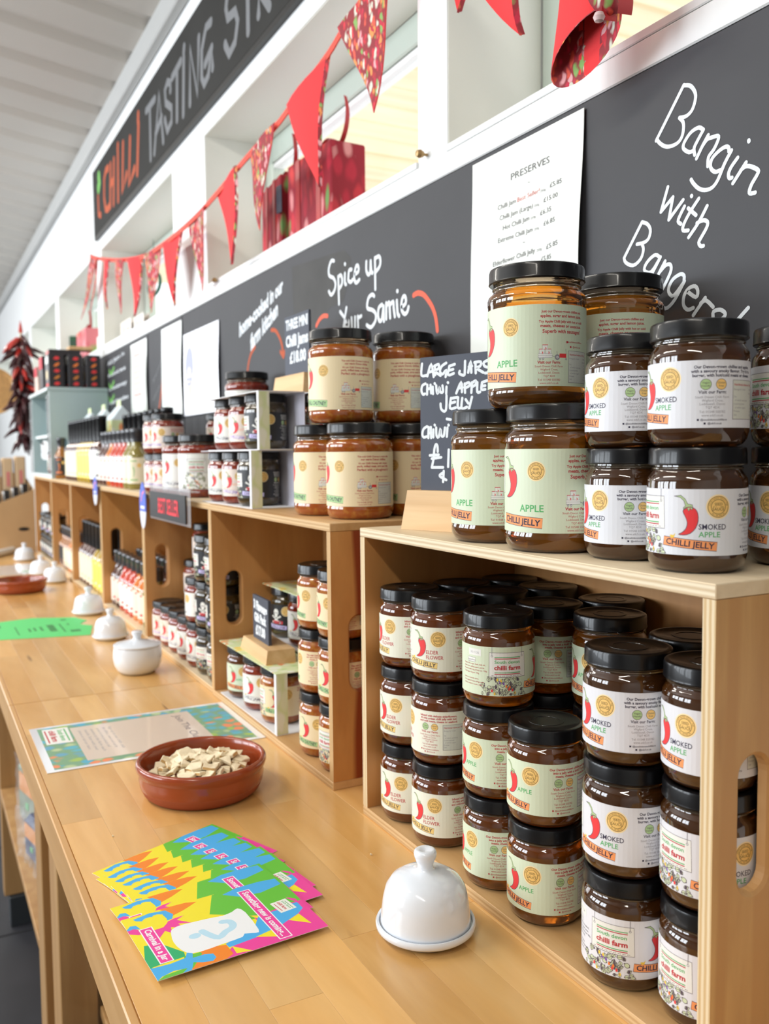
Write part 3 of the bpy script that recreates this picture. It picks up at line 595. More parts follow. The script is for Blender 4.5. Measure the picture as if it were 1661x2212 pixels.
STEM = flat('stem_green', (0.42, 0.56, 0.28)); OUT = flat('outline', (0.10, 0.07, 0.10)); GOLD = flat('gold_badge', (0.86, 0.56, 0.18)); GOLD2 = flat('gold_halo', (0.93, 0.74, 0.42)); VEG = flat('pale_leaf_green', (0.42, 0.60, 0.28)); YEL = flat('pepper_yellow', (0.85, 0.58, 0.06)); PUR = flat('pepper_purple', (0.22, 0.10, 0.42)); LEAF = flat('leaf_fill', (0.62, 0.70, 0.47)); CARDW = flat('tag_white', (0.80, 0.80, 0.76)); GRY = flat('text_grey', (0.28, 0.27, 0.30)); LAV = flat('lavender', (0.55, 0.50, 0.82)); BROWN = flat('badge_brown', (0.16, 0.09, 0.03))
def chilli(a, u0, v0, k, outline=True):
    q = lambda l: [(u0 + (x - 1050) / 12.4 * k, v0 + (965 - y) / 12.4 * k) for x, y in l]
    body = smooth_pts(q([(1040, 565), (1075, 582), (1095, 620), (1098, 680), (1078, 740), (1035, 785), (985, 798), (942, 793), (968, 780), (1003, 745), (1014, 690), (995, 640), (978, 600), (1000, 572), (1040, 565)]), 2)
    stem = q([(905, 478), (960, 470), (995, 500), (1015, 540), (1052, 548), (1056, 572), (1050, 590), (1035, 575), (1025, 600), (1010, 575), (985, 588), (980, 575), (998, 555), (985, 515), (955, 488)])
    a.poly(body[:-1], RED); a.poly(stem, STEM)
    if outline: a.line(body, 0.45 * k, OUT); a.line(stem + [stem[0]], 0.4 * k, OUT)
def badge(a, u, v, r, dim=False):
    a.disc(u, v, r * 1.12, GOLD2, 28); a.disc(u, v, r, GOLD, 28); a.ring(u, v, r * 0.95, r * 0.05, BROWN); a.ring(u, v, r * 0.66, r * 0.05, BROWN)
    a.text('SEED', u, v + r * 0.12, r * 0.24, BROWN, 'c', 0.01); a.text('SAUCE', u, v - r * 0.34, r * 0.26, BROWN, 'c', 0.01); a.rect(u - r * 0.5, u - r * 0.18, v - 0.02 * r, v + 0.02 * r, BROWN); a.rect(u + r * 0.18, u + r * 0.5, v - 0.02 * r, v + 0.02 * r, BROWN)
    n = 22
    for k in range(n):
        an = pi * 0.95 - k * (pi * 0.9) / (n - 1); ch = 'SOUTH DEVON CHILLI FARM'[k]
        if ch != ' ': a.text(ch, u + r * 0.74 * cos(an), v + r * 0.74 * sin(an), r * 0.13, BROWN, 'c', 0, tilt=math.degrees(an) - 90)
    n = 13
    for k in range(n):
        an = pi * 1.28 + k * (pi * 0.44) / (n - 1); ch = 'ALL ON THE ONE'[k]
        if ch != ' ': a.text(ch, u + r * 0.86 * cos(an), v + r * 0.86 * sin(an), r * 0.13, BROWN, 'c', 0, tilt=math.degrees(an) + 90)
def farm_tag(a, u, v, w, seed=1, bush=True, top=44):
    """hanging cloth tag with the farm's name above a chilli bush; u = centre, v = top of tag"""
    h = w * 0.66; L_, R_ = u - w / 2, u + w / 2
    if bush:
        rnd = random.Random(seed); bw = w * 0.62
        lf = []
        for k in range(64):
            t = rnd.random(); rr = sqrt(rnd.random()); bu = u - w * 0.12 + bw * rr * cos(pi * t) ; bv = (v - h) * 0.02 + (v - h * 0.72) * rr * sin(pi * t) * 0.95
            lf.append((bv, bu, rnd.uniform(0.09, 0.15) * w, rnd.uniform(0, pi)))
        for bv, bu, ln, an in sorted(lf, reverse=True):
            pts = []
            for s_, wd in ((0, 0), (0.25, 0.32), (0.6, 0.34), (1, 0)): pts.append((s_, wd))
            full = [(s_, wd) for s_, wd in pts] + [(s_, -wd) for s_, wd in pts[-2:0:-1]]
            for m_, g in ((OUT, 1.15), (LEAF, 0.92)):
                P_ = [(bu + ln * g * ((s_ - 0.5) * cos(an) - wd * sin(an)), max(0.15, bv + ln * g * ((s_ - 0.5) * sin(an) + wd * cos(an)))) for s_, wd in full]
                a.poly(P_, m_)
            a.line([(bu - ln * 0.42 * cos(an), max(0.2, bv - ln * 0.42 * sin(an))), (bu + ln * 0.42 * cos(an), max(0.2, bv + ln * 0.42 * sin(an)))], 0.012 * w, OUT)
        for k in range(11):
            bu = u - w * 0.42 + bw * 1.05 * ((k * 0.37) % 1); bv = 1.5 + (v - h - 2) * ((k * 0.61 + 0.2) % 1); c_ = (RED, YEL, flat('pepper_orange', (0.85, 0.22, 0.04)), YEL, PUR)[k % 5]
            a.poly([(bu, bv + 0.06 * w), (bu + 0.028 * w, bv + 0.01 * w), (bu + 0.018 * w, bv - 0.03 * w), (bu - 0.018 * w, bv - 0.03 * w), (bu - 0.028 * w, bv + 0.01 * w)], c_)
    P_ = [(L_, v - h), (R_ + w * 0.02, v - h), (R_, v), (L_ + w * 0.01, v)]
    a.poly(P_, CARDW); a.line(P_ + [P_[0]], 0.012 * w, OUT)
    for x in (L_ + w * 0.08, R_ - w * 0.08): a.line([(x, top), (x, v - h * 0.1)], 0.014 * w, GRY); a.ring(x, v - h * 0.14, w * 0.022, w * 0.012, GRY, 10)
    for k, m_ in ((0.17, GR), (0.23, CR), (0.80, GR), (0.86, CR)): a.rect(L_ + w * 0.15, R_ - w * 0.13, v - h * k - 0.022 * w, v - h * k, m_)
    a.text('South devon', L_ + w * 0.15, v - h * 0.44, w * 0.085, GR, 'l', 0.02, width=w * 0.70); a.text('chilli farm', L_ + w * 0.14, v - h * 0.70, w * 0.115, CR, 'l', 0.035, width=w * 0.73)
    for k in range(9): a.rect(L_ + w * (0.06 + k * 0.1), L_ + w * (0.12 + k * 0.1), v - h * 0.955, v - h * 0.935, OUT)
def nutrition(a, u0, u1, v0, v1, c=GRY):
    a.rect(u0, u1, v0, v1, flat('panel_grey', (0.66, 0.68, 0.62))); a.frame(u0, u1, v0, v1, 0.35, OUT); h = (v1 - v0); a.text('Nutritional values per 100g', u0 + 1.2, v1 - h * 0.14, h * 0.055, CR, 'l', 0.02, width=(u1 - u0) * 0.85)
    for k, (s, t) in enumerate((('Energy kj / kcals', '1089k'), ('', '256kcal'), ('Fat', '0.1g'), ('  of which saturates', '0g'), ('Carbohydrate', '66g'), ('  of which sugars', '65g'), ('Protein', '0.2g'), ('Salt', '0.02g'))):
        y = v1 - h * (0.26 + 0.093 * k)
        if s: a.text(s.strip(), u0 + (1 if s[0] != ' ' else 1.8), y, h * 0.05, c)
        a.text(t, u1 - 1, y, h * 0.05, c, 'r')
def label_art(paper, body, accent, name_lines, banner, bannertxt, blurb, big=False, kind=''):
    a = Art(); H = 68.0 if big else 44.0; half = 119.0 if big else 92.0
    a.rect(-half, half, 0, H, paper, lay=0)
    if big:
        chilli(a, -6.5, 11, 1.28); badge(a, 17.5, 50, 7.2)
        if name_lines: a.text(name_lines[0], 2.0, 17.2, 5.6, GR, 'l', 0.02, width=22)
        a.rect(-21, 23, 5.2, 13.6, banner, tilt=-4); a.frame(-21, 23, 5.2, 13.6, 0.4, OUT, tilt=-4); a.text(bannertxt, 1.2, 7.0, 4.9, accent, 'c', 0.025, width=40, tilt=-4)
        y = 61
        for s, h, b in blurb: a.text(s, 64, y, h, CR, 'c', b); y -= h * 1.9 if h < 2.8 else h * 1.55
        for dx, dy in ((47.5, 30.5), (44.8, 27), (50.2, 27)): a.rect(dx - 2.2, dx + 2.2, dy, dy + 3.3, CARDW); a.rect(dx - 2.4, dx + 2.4, dy + 3.1, dy + 3.9, RED); a.frame(dx - 2.2, dx + 2.2, dy, dy + 3.5, 0.25, GRY); chilli(a, dx + 0.6, dy - 1.7, 0.1, False)
        a.rect(41.8, 53.4, 23.5, 27, CARDW); a.frame(41.8, 53.4, 23.5, 27, 0.25, GRY); a.line([(41.8, 25.2), (53.4, 25.2)], 0.2, GRY)
        for x, r_ in ((43.3, 0.9), (45.8, 0.9), (58, 2.4), (66.4, 0.9)): a.disc(x, 22.6 if r_ < 1 else 24, r_, GRY, 12); a.disc(x, 22.6 if r_ < 1 else 24, r_ * 0.45, CARDW, 10)
        a.rect(60, 66.5, 23.6, 27, RED); a.line([(53.6, 25), (56, 24.2)], 0.4, GRY); a.line([(66.2, 27), (66, 31)], 0.3, GRY); a.line([(58, 26), (57.5, 29)], 0.4, GRY)
        cx_ = 51; a.text('Visit our Farm:', cx_, 18.7, 2.3, CR, 'c', 0.03)
        for k, s in enumerate(('South Devon Chilli Farm', 'Wigford Cross,', 'Loddiswell, Devon', 'TQ7 4DX')): a.text(s, cx_, 15.6 - 2.7 * k, 1.7, CR, 'c')
        a.text('Tel: 01548 550782', cx_, 4.3, 1.8, CR, 'c'); a.text('www.sdcf.co.uk', cx_, 1.6, 1.8, CR, 'c')
        a.text('@southdevonchillifarm', 76, 36.2, 1.5, CR, 'c', 0.01); a.rect(67, 68.6, 36, 37.6, CR); a.text('@sdcf.co.uk', 79, 32.2, 1.5, CR, 'c', 0.01); a.rect(70.5, 72.1, 32, 33.6, CR)
        nutrition(a, 66 + 3, 92 + 2, 3, 29.5); farm_tag(a, -45, 58, 40, 5, top=68)
    else:
        if kind == 'extreme':
            a.disc(-3, 31, 5.2, CARDW, 16, ry=5.8); a.rect(-6, 0, 22.5, 27, CARDW)
            for x in (-5.2, -0.8): a.disc(x, 30, 1.3, OUT, 10)
            for s_ in (1, -1): a.line([(-3 - 8 * s_, 24), (-3 + 8 * s_, 14)], 2.2, CARDW); [a.disc(-3 + e * 8.3 * s_, 19 - e * 5 * 1, 1.8, CARDW, 10) for e in (-1, 1)]
            a.rect(-11, 10, 12.0, 16.6, RED, tilt=-2); a.text('EXTREME', -0.5, 12.7, 3.0, BK, 'c', 0.02, width=18); badge(a, 16, 33, 7.2)
            a.rect(-20, 17, 3.6, 9.8, LAV, tilt=-4); a.text('CHILLI JAM', -1, 4.8, 3.8, OUT, 'c', 0.02, width=30, tilt=-4); T = CARDW
        else:
            T = body; chilli(a, -1, 0, 1.0); badge(a, 15.8, 32.4, 7.3); v = 17.4
            for s, c_, w_ in name_lines: a.text(s, 3.2, v, 3.6, c_, 'l', 0.012, width=w_ - 1); v -= 5.1
            a.rect(-20.5, 15.2, 4.6, 10.6, banner, tilt=-5.2); a.frame(-20.5, 15.2, 4.6, 10.6, 0.4, OUT, tilt=-5.2); a.text(bannertxt, -2.6, 5.8, 3.9, accent, 'c', 0.02, width=32, tilt=-5.2)
            a.poly([(-16, 13), (-14.5, 11.4), (-12.6, 11.6), (-11.8, 14.6), (-13, 13.2), (-14.6, 13.4)], YEL)
        y = 38.6
        for s in blurb: a.text(s, 53, y, 1.95, T, 'c', 0.03); y -= 2.75
        for x, c_, s1, s2 in ((39.5, VEG, 'Vegan', 'friendly'), (49.5, GOLD, 'Gluten', 'Free')): a.disc(x, 28.2, 3.5, c_, 22); a.ring(x, 28.2, 3.5, 0.3, OUT, 22); a.text(s1, x, 28.6, 1.4, OUT, 'c'); a.text(s2, x, 26.6, 1.3, OUT, 'c')
        a.text('Visit our Farm:', 44, 22.2, 2.1, T, 'c', 0.02)
        for k, s in enumerate(('South Devon Chilli Farm', 'Wigford Cross,', 'Loddiswell, Devon', 'TQ7 4DX')): a.text(s, 44, 19.2 - 2.25 * k, 1.55, T if T is CR else GRY if T is BK else T, 'c')
        a.text('Tel: 01548 550782', 44, 9.6, 1.55, T if T is not BK else GRY, 'c'); a.text('www.sdcf.co.uk', 44, 7.3, 1.55, T if T is not BK else GRY, 'c')
        a.text('@southdevonchillifarm', 45, 4.6, 1.3, T, 'c', 0.01); a.rect(34.2, 35.5, 4.5, 5.8, T); a.text('@sdcf.co.uk', 45.5, 2.2, 1.3, T, 'c', 0.01); a.rect(38.4, 39.7, 2.1, 3.4, T)
        nutrition(a, 58, 82, 5.5, 31); farm_tag(a, -37, 39, 33, 3)
        a.rect(-75, -61, 35, 41, CARDW); a.text('30.11.26', -68, 37, 2.0, GRY, 'c'); a.rect(-76, -67, 29, 33, CARDW); a.frame(-76, -67, 29, 33, 0.25, OUT); a.text('Ingredients', -71.5, 30.2, 1.4, OUT, 'c')
        for k, s in enumerate(('Apples 63%, sugar, fresh chilli 4%,', 'lemon juice, gelling agent: pectin.', 'Prepared with 63g of fruit per 100g.', 'Total sugar 65g per 100g.', '', 'Store in a cool dry place.', 'Once opened keep refrigerated', 'and use within 6 weeks. 250g e')):
            if s: a.text(s, -82, 26.5 - 2.6 * k, 1.3, T)
    return a
def wrap(art, name, R, z0):
    return art.to_mesh(name, lambda u, v, l: ((R + 0.00012 + 0.00001 * l) * sin(u * 0.001 / R), -(R + 0.00012 + 0.00001 * l) * cos(u * 0.001 / R), z0 + v * 0.001), step=3.4)
PS = lambda n, c: mat('label_' + n, c, 0.42)
BL = {'apple': ('Our Devon-grown chillies and apples', 'into a jelly with a kick! Try it on', 'meats, cheeses or couscous.'), 'smoked': ('Our Devon-grown chillies and apples', 'with a savoury smoky flavour. Try it in a', 'burger, with hot/cold meats or cheese.'),
      'elder': ("Infused with delicate elderflowers,", "it's this artisan chilli jelly with hot", 'and cold meats, cheese or seafood.'), 'chutney': ('This mild Chilli Chutney is made with', 'our warm Devon chillies. Perfect with', 'cheese, grilled meat and eggs.'), 'jam': ('Our best selling Chilli Jam, made', 'with our Devon-grown chillies.', 'Try it with cheese or sausages.')}
KIND = {
 'apple': (J_APPLED, label_art(PS('pale_green', (0.66, 0.74, 0.56)), CR, BK, [('APPLE', GR, 15)], flat('banner_orange', (0.88, 0.33, 0.12)), 'CHILLI JELLY', BL['apple'])),
 'smoked': (J_SMOKE, label_art(PS('white', (0.74, 0.75, 0.80)), BK, BK, [('SMOKED', BK, 19), ('APPLE', GR, 15)], flat('banner_orange', (0.88, 0.33, 0.12)), 'CHILLI JELLY', BL['smoked'])),
 'elder': (J_ELDER, label_art(PS('ivory', (0.82, 0.82, 0.70)), CR, BK, [('ELDER', CR, 14), ('FLOWER', CR, 19)], flat('banner_tan', (0.86, 0.62, 0.22)), 'CHILLI JELLY', BL['elder'])),
 'chutney': (J_CHUT, label_art(PS('cream', (0.86, 0.72, 0.47)), CR, BK, [], flat('banner_green', (0.42, 0.66, 0.30)), 'CHILLI CHUTNEY', BL['chutney'])),
 'jam': (J_JAM, label_art(PS('clean_white', (0.84, 0.84, 0.80)), CR, BK, [], flat('banner_white', (0.86, 0.86, 0.84)), 'CHILLI JAM', BL['jam'])),
 'hotjam': (J_JAM, label_art(PS('blush', (0.84, 0.72, 0.64)), CR, PUR, [('HOT', flat('hot_orange', (0.9, 0.35, 0.2)), 10)], flat('banner_blush', (0.86, 0.78, 0.80)), 'CHILLI JAM', BL['jam'])),
 'extreme': (J_EXT, label_art(PS('black', (0.02, 0.02, 0.022)), CARDW, BK, [], LAV, 'CHILLI JAM', BL['jam'], kind='extreme')),
}
LB1 = [('Just our Devon-grown chillies and', 2.0, 0.03), ('apples, sugar and lemon juice.', 2.4, 0.03), ('Try Apple Chilli Jelly with hot or cold', 2.0, 0.03), ('meats, cheeses or couscous.', 2.5, 0.03), ('Superb with sausages!', 3.0, 0.025)]
LB2 = [('This mild Chilli Chutney is made with', 2.0, 0.03), ('our warm Devon chillies.', 2.4, 0.03), ("It's our Chilli Chutney with cheese,", 2.0, 0.03), ('pork, grilled meat, eggs and fish.', 2.4, 0.03), ("Perfect with a ploughman's!", 2.8, 0.025)]
BIGK = {'apple': (J_APPLE, label_art(PS('pale_green', (0, 0, 0)), CR, BK, ['APPLE'], flat('banner_orange', (0, 0, 0)), 'CHILLI JELLY', LB1, True)),
        'chutney': (J_CHUT, label_art(PS('cream', (0, 0, 0)), CR, BK, [], flat('banner_green', (0, 0, 0)), 'CHILLI CHUTNEY', LB2, True)),
        'jam': (J_JAM, label_art(PS('clean_white', (0, 0, 0)), CR, BK, [], flat('banner_white', (0, 0, 0)), 'CHILLI JAM', LB1[:1] + LB2[:1], True))}
BODY = {}
for k_, (jm, ar) in KIND.items(): BODY[k_, 0] = (body_mesh('glass_body', SM, jm, 0.0690), wrap(ar, 'label', 0.0332, 0.0128), LIDS)
for k_, (jm, ar) in BIGK.items(): BODY[k_, 1] = (body_mesh('glass_body', LG, jm, 0.1000), wrap(ar, 'label', 0.0428, 0.0166), LIDL)
def jar(kind, big, x, y, z, off, label, group=None, abs_rot=None):
    rz = abs_rot if abs_rot is not None else atan2(CAM.x - x, -(CAM.y - y)) + radians(off)
    t = thing('large_jar' if big else 'jar', label, 'jar', (x, y, z), rz, group); b, l, d = BODY[kind, big]
    link('glass_body', b, t); link('label', l, t); link('lid', d, t); return t
ZB = 0.9 + 0.0099; PIT = 0.0842
lv = ('bottom', 'middle', 'top'); kd = {'apple': 'amber apple jelly jar', 'smoked': 'dark smoked apple jelly jar', 'elder': 'ivory elderflower jelly jar', 'chutney': 'cream chilli chutney jar', 'jam': 'white label jam jar', 'hotjam': 'pink label jam jar', 'extreme': 'black skull label jar'}
nth = ('first', 'second', 'third', 'fourth', 'fifth', 'sixth', 'seventh', 'eighth', 'ninth', 'tenth', 'eleventh', 'twelfth')
def stack(kind, x, y, n, offs, where, group, z=ZB):
    for i in range(n):
        jar(kind, 0, x, y, z + i * PIT, offs[i % len(offs)], '%s%s, %s' % (kd[kind], '' if n == 1 else ', ' + (lv[i] if n == 3 else ('bottom', 'top')[i]), where), group)
GA = 'jelly jars inside the nearest crate'; NC = ' in nearest crate'
stack('elder', 0.0474, 0.0362, 3, (-47, -56, -68), 'front left corner stack' + NC, GA)
stack('elder', 0.1153, 0.0366, 3, (-44, -101, -36), 'second front stack from the left' + NC, GA)
stack('apple', 0.2150, 0.0350, 3, (-75, -66, 78), 'third front stack from the left' + NC, GA)
stack('apple', 0.2849, 0.0353, 2, (-47, -50), 'shorter front stack' + NC, GA)
stack('smoked', 0.3860, 0.0330, 3, (45, -40, -57), 'second front stack from the right' + NC, GA)
stack('smoked', 0.4515, 0.0480, 3, (18, 15, -57), 'front right corner stack' + NC, GA)
stack('elder', 0.0474, 0.1030, 3, (-60, -60, -60), 'left middle row stack' + NC, GA)
stack('elder', 0.0480, 0.1680, 3, (-60, -60, -60), 'back left corner stack' + NC, GA)
stack('elder', 0.1150, 0.1045, 3, (-60, -60, -60), 'second middle row stack from the left' + NC, GA)
stack('elder', 0.1180, 0.1680, 3, (-60, -60, -60), 'second back row stack from the left' + NC, GA)
stack('apple', 0.2035, 0.1030, 3, (-70, -75, -71), 'central middle row stack' + NC, GA)
stack('apple', 0.2180, 0.1680, 3, (-70, -75, -71), 'central back row stack' + NC, GA)
stack('apple', 0.2770, 0.1130, 3, (-60, -60, -60), 'middle row stack behind the shorter one' + NC, GA)
stack('smoked', 0.3820, 0.1020, 3, (-60, -50, -60), 'middle row stack behind smoked jars' + NC, GA)
stack('smoked', 0.4515, 0.1170, 3, (-20, -20, -20), 'right stack behind hand hole' + NC, GA)
GT = 'smoked jelly jars on top of the nearest crate'; ZT_ = 0.9 + 0.3252
stack('smoked', 0.4385, 0.0449, 2, (-3, -60), 'front right pair on top of nearest crate', GT, ZT_)
stack('smoked', 0.3620, 0.0540, 2, (-67, -67), 'left smoked pair on top of nearest crate', GT, ZT_)
stack('smoked', 0.4560, 0.1280, 2, (-62, 12), 'pair cut by the right picture edge', GT, ZT_)
GL = 'large apple jelly jars on the nearest crate'
for x, y, z, off, lab in ((0.2850, 0.0450, 0, -45, 'large amber apple jelly jar, right of the front pair on the nearest crate'), (0.1935, 0.0489, 0, -63, 'large amber apple jelly jar, left of the front pair beside the LARGE JARS sign'), (0.2432, 0.0565, 1, -54, 'large amber apple jelly jar crowning the front pair'),
                          (0.2380, 0.1535, 0, -79, 'large apple jelly jar hidden at the back under another, nearest crate'), (0.2380, 0.1535, 1, -79, 'large amber apple jelly jar at the back, before the price list and blackboard')):
    jar('apple', 1, x, y, ZT_ + z * 0.1206, off, lab, GL)
# second crate: chutney pile on top, stacks inside
GC = 'large chutney jars on the second crate'; ZC = 0.9 + 0.3245
for x, y, z, off, lab in ((-0.1440, 0.0715, 0, -60, 'large chilli chutney jar at the front right of the pile on the second crate'), (-0.2310, 0.0620, 0, -68, 'large chilli chutney jar at the front left of the pile on the second crate'), (-0.1945, 0.0700, 1, -55, 'large chilli chutney jar crowning the front of the pile'),
                          (-0.1600, 0.1600, 0, -60, 'large chilli chutney jar low at the back, beside the LARGE JARS sign'), (-0.2500, 0.1640, 0, -60, 'large chilli chutney jar hidden low at the back left of the pile'), (-0.1900, 0.1630, 1, -80, 'large chilli chutney jar high at the back, touching the LARGE JARS sign')):
    jar('chutney', 1, x, y, ZC + z * 0.1222 if z else ZC, off, lab, GC)
GI = 'chutney jars inside the second crate'; ZI = ZB
stack('chutney', -0.1225, 0.0360, 3, (10, -40, -63), 'front right stack inside second crate', GI)
stack('chutney', -0.1900, 0.0370, 3, (-42, -95, -68), 'stack left of the front right one, second crate', GI)
stack('chutney', -0.1225, 0.1050, 3, (-20, 20, 60), 'stack seen through side hole of second crate', GI)
stack('chutney', -0.1900, 0.1080, 3, (-50, -50, -50), 'middle row stack inside second crate', GI)
G3 = 'jam jars inside the third crate'; y_ = 0.0380
row = [(-0.6175, 'extreme', 3), (-0.685, 'extreme', 3), (-0.752, 'jam', 2), (-0.819, 'jam', 1), (-0.886, 'jam', 1), (-0.953, 'hotjam', 1), (-1.020, 'hotjam', 1)]
for i, (x, k_, n) in enumerate(row):
    stack(k_, x, y_, n, ((10, -30, -15) if k_ == 'extreme' else (-45, -90, -40)), '%s from right in front row of third crate' % nth[i], G3)
for i, x in enumerate((-0.640, -0.712, -0.790, -0.870, -0.945, -1.020)):
    stack('hotjam', x, 0.1080, (3, 2, 3, 2, 3, 2)[i], (-50, -35, -40), '%s from right in middle row of third crate' % nth[i], G3)
GJ = 'jam jars standing on the third crate'
for i, (x, y) in enumerate(((-1.070, 0.040), (-0.999, 0.042))): stack('hotjam', x, y, 2, (-50, -50), '%s front stack on third crate' % ('left', 'right')[i], GJ, ZC)
for i, (x, y) in enumerate(((-1.000, 0.160), (-0.925, 0.160))): stack('hotjam', x, y, 2, (-30, -40), '%s back stack on third crate' % ('left', 'right')[i], GJ, ZC)
jar('jam', 1, -0.915, 0.052, ZC, -40, 'large white labelled chilli jam jar with its chilli facing out on the third crate', 'large jam jars')
jar('jam', 1, -0.822, 0.060, ZC, 48, 'large white labelled chilli jam jar turned to show the farm tag on the third crate', 'large jam jars')
jar('jam', 1, -0.800, 0.150, ZC, -60, 'large white labelled chilli jam jar low behind the gift packs', 'large jam jars')
jar('jam', 1, -0.800, 0.150, ZC + 0.1206, -60, 'large white labelled chilli jam jar showing above the gift packs', 'large jam jars')
# spare jars on the low shelf
stack('jam', -0.495, -0.1640, 1, (-42,), 'under the nearest counter, left', 'spare jars', 0.4182)
stack('jam', -0.420, -0.1640, 1, (-20,), 'under the nearest counter, half hidden by its edge', 'spare jars', 0.4182)

# ------------------------------------------------------------------ bottles
def bottle_meshes(kind, tall, liquid, paper, capm, mark, sleeve=False):
    H = 0.195 if tall else 0.146; R = 0.0265 if tall else 0.0238; hb = 0.105 if tall else 0.086
    pr = [(0, 0.002), (R - 0.006, 0.001), (R - 0.004, 0), (R - 0.001, 0.003), (R, 0.007), (R, hb - 0.006), (R - 0.002, hb), (R - 0.008, hb + 0.009), (0.0125, hb + 0.016), (0.0115, hb + 0.02), (0.0115, H - 0.012), (0, H - 0.012)]
    body = MB().lathe(pr, 28).mesh('glass_body', liquid, True, 45)
    c0 = hb + 0.018 if tall else H - 0.032
    cp = [(0.0125, c0), (0.0140, c0), (0.0142, c0 + 0.004), (0.0138, H - 0.012), (0.0145, H - 0.011), (0.0145, H - 0.001), (0.0138, H), (0, H)]
    cap = MB().lathe(cp, 24).mesh('cap', capm, True, 40)
    a = Art(); z0, z1 = 0.014, hb - 0.010; hmm = (z1 - z0) * 1000; w = R * 1000 * pi * 0.93
    a.rect(-w, w, 0, hmm, paper, lay=0); dark = kind == 'black'
    a.poly([(-2, hmm * 0.62), (2.5, hmm * 0.66), (4.5, hmm * 0.5), (3, hmm * 0.3), (-2.5, hmm * 0.2), (0.5, hmm * 0.34), (0.4, hmm * 0.5)], mark)
    a.line([(0, hmm * 0.64), (-2, hmm * 0.74)], 1.1, STEM); a.disc(15, hmm * 0.7, 5.4, GOLD, 18)
    a.rect(-11, 11, hmm * 0.1, hmm * 0.18, mark); a.rect(-9, 9, hmm * 0.84, hmm * 0.9, mark)
    for k in range(7): a.rect(26, 48 - 3 * (k % 3), hmm * (0.82 - 0.1 * k), hmm * (0.85 - 0.1 * k), CARDW if dark else GRY)
    lab = a.to_mesh('label', lambda u, v, l: ((R + 0.0001 + 0.00001 * l) * sin(u * 0.001 / R), -(R + 0.0001 + 0.00001 * l) * cos(u * 0.001 / R), z0 + v * 0.001), step=4)
    return body, lab, cap
L_RED = jelly('red_sauce', (0.62, 0.045, 0.010), 0.15); L_ORA = jelly('orange_sauce', (0.75, 0.20, 0.02), 0.15); L_OLI = jelly('olive_sauce', (0.30, 0.24, 0.05), 0.15); L_BRO = jelly('brown_sauce', (0.10, 0.025, 0.01), 0.2); L_YEL = jelly('golden_oil', (0.80, 0.52, 0.02), 0.55); L_AMB = jelly('amber_marinade', (0.45, 0.16, 0.02), 0.3)
CAPG = mat('dark_grey_cap', (0.030, 0.030, 0.036), 0.3, coat=0.6); LP_ = PS('bottle_cream', (0.85, 0.77, 0.58)); LW = PS('bottle_white', (0.86, 0.86, 0.82)); LPK = PS('bottle_blush', (0.86, 0.74, 0.64)); LYE = PS('bottle_yellow', (0.86, 0.68, 0.14)); LBK = PS('bottle_black', (0.03, 0.025, 0.025))
BOT = {'red': ('red sauce bottle', 0, bottle_meshes('red', 0, L_RED, LW, CAPG, RED)), 'orange': ('orange sauce bottle', 0, bottle_meshes('orange', 0, L_ORA, LPK, CAPG, RED)), 'olive': ('olive sauce bottle', 0, bottle_meshes('olive', 0, L_OLI, LP_, CAPG, STEM)),
       'brown': ('dark brown sauce bottle', 0, bottle_meshes('brown', 0, L_BRO, LPK, CAPG, RED)), 'amber': ('amber sauce bottle', 0, bottle_meshes('amber', 0, L_AMB, LP_, CAPG, RED)), 'black': ('black labelled sauce bottle', 0, bottle_meshes('black', 0, L_AMB, LBK, CAPG, flat('pepper_orange', (0.85, 0.22, 0.04)))),
       'oil': ('tall golden oil bottle', 1, bottle_meshes('oil', 1, L_YEL, LYE, LID, LW)), 'tallbrown': ('tall brown bottle, cream label', 1, bottle_meshes('tb', 1, L_BRO, LP_, LID, GOLD)), 'tallwhite': ('tall brown bottle, white label', 1, bottle_meshes('tw', 1, L_BRO, LW, LID, BK))}
PROTO = {}
def bottle(k, x, y, z, label, group, off=-25):
    nm, tall, (b, l, c) = BOT[k]; rz = atan2(CAM.x - x, -(CAM.y - y)) + radians(off)
    if k not in PROTO:
        t = thing('tall_bottle' if tall else 'sauce_bottle', label, 'bottle', (x, y, z), rz, group); PROTO[k] = t
        for n_, m_ in (('glass_body', b), ('label', l), ('cap', c)): kid(t, link(n_, m_, t))
    else:
        t = copy_tree(PROTO[k]); t.location = (x, y, z); t.rotation_euler = (0, 0, rz); tag(t, label, 'bottle', group)
    return t
seq = ['olive'] * 2 + ['red'] * 3 + ['orange'] + ['brown'] * 2 + ['tallwhite'] * 2 + ['oil'] * 4 + ['tallbrown'] * 4
x = -1.245
for i, k_ in enumerate(seq):
    x -= 0.0545 if BOT[k_][1] == 0 else 0.059
    if i == 8: x -= 0.004
    bottle(k_, x, 0.042, ZC + 0.0002, '%s, %s from right in front row on shelf top' % (BOT[k_][0], nth[i] if i < 12 else ('thirteenth', 'fourteenth', 'fifteenth', 'sixteenth', 'seventeenth', 'eighteenth', 'nineteenth', 'twentieth')[i - 12]), 'front row bottles on the far shelf top')
bottle('black', -2.462, 0.030, ZC + 0.0002, 'black labelled sauce bottle in front of the blue cabinet side, nearer one', 'black labelled bottles by the cabinet'); bottle('black', -2.455, 0.090, ZC + 0.0002, 'black labelled sauce bottle against the blue cabinet side, behind the other', 'black labelled bottles by the cabinet')
x = -1.18
for i in range(8):
    x -= 0.0640; k_ = ('tallwhite', 'tallbrown')[i % 2]
    bottle(k_, x, 0.104, ZC + 0.0002, '%s, %s from right in back row on shelf top' % (BOT[k_][0], nth[i]), 'back row tall bottles on the far shelf top')
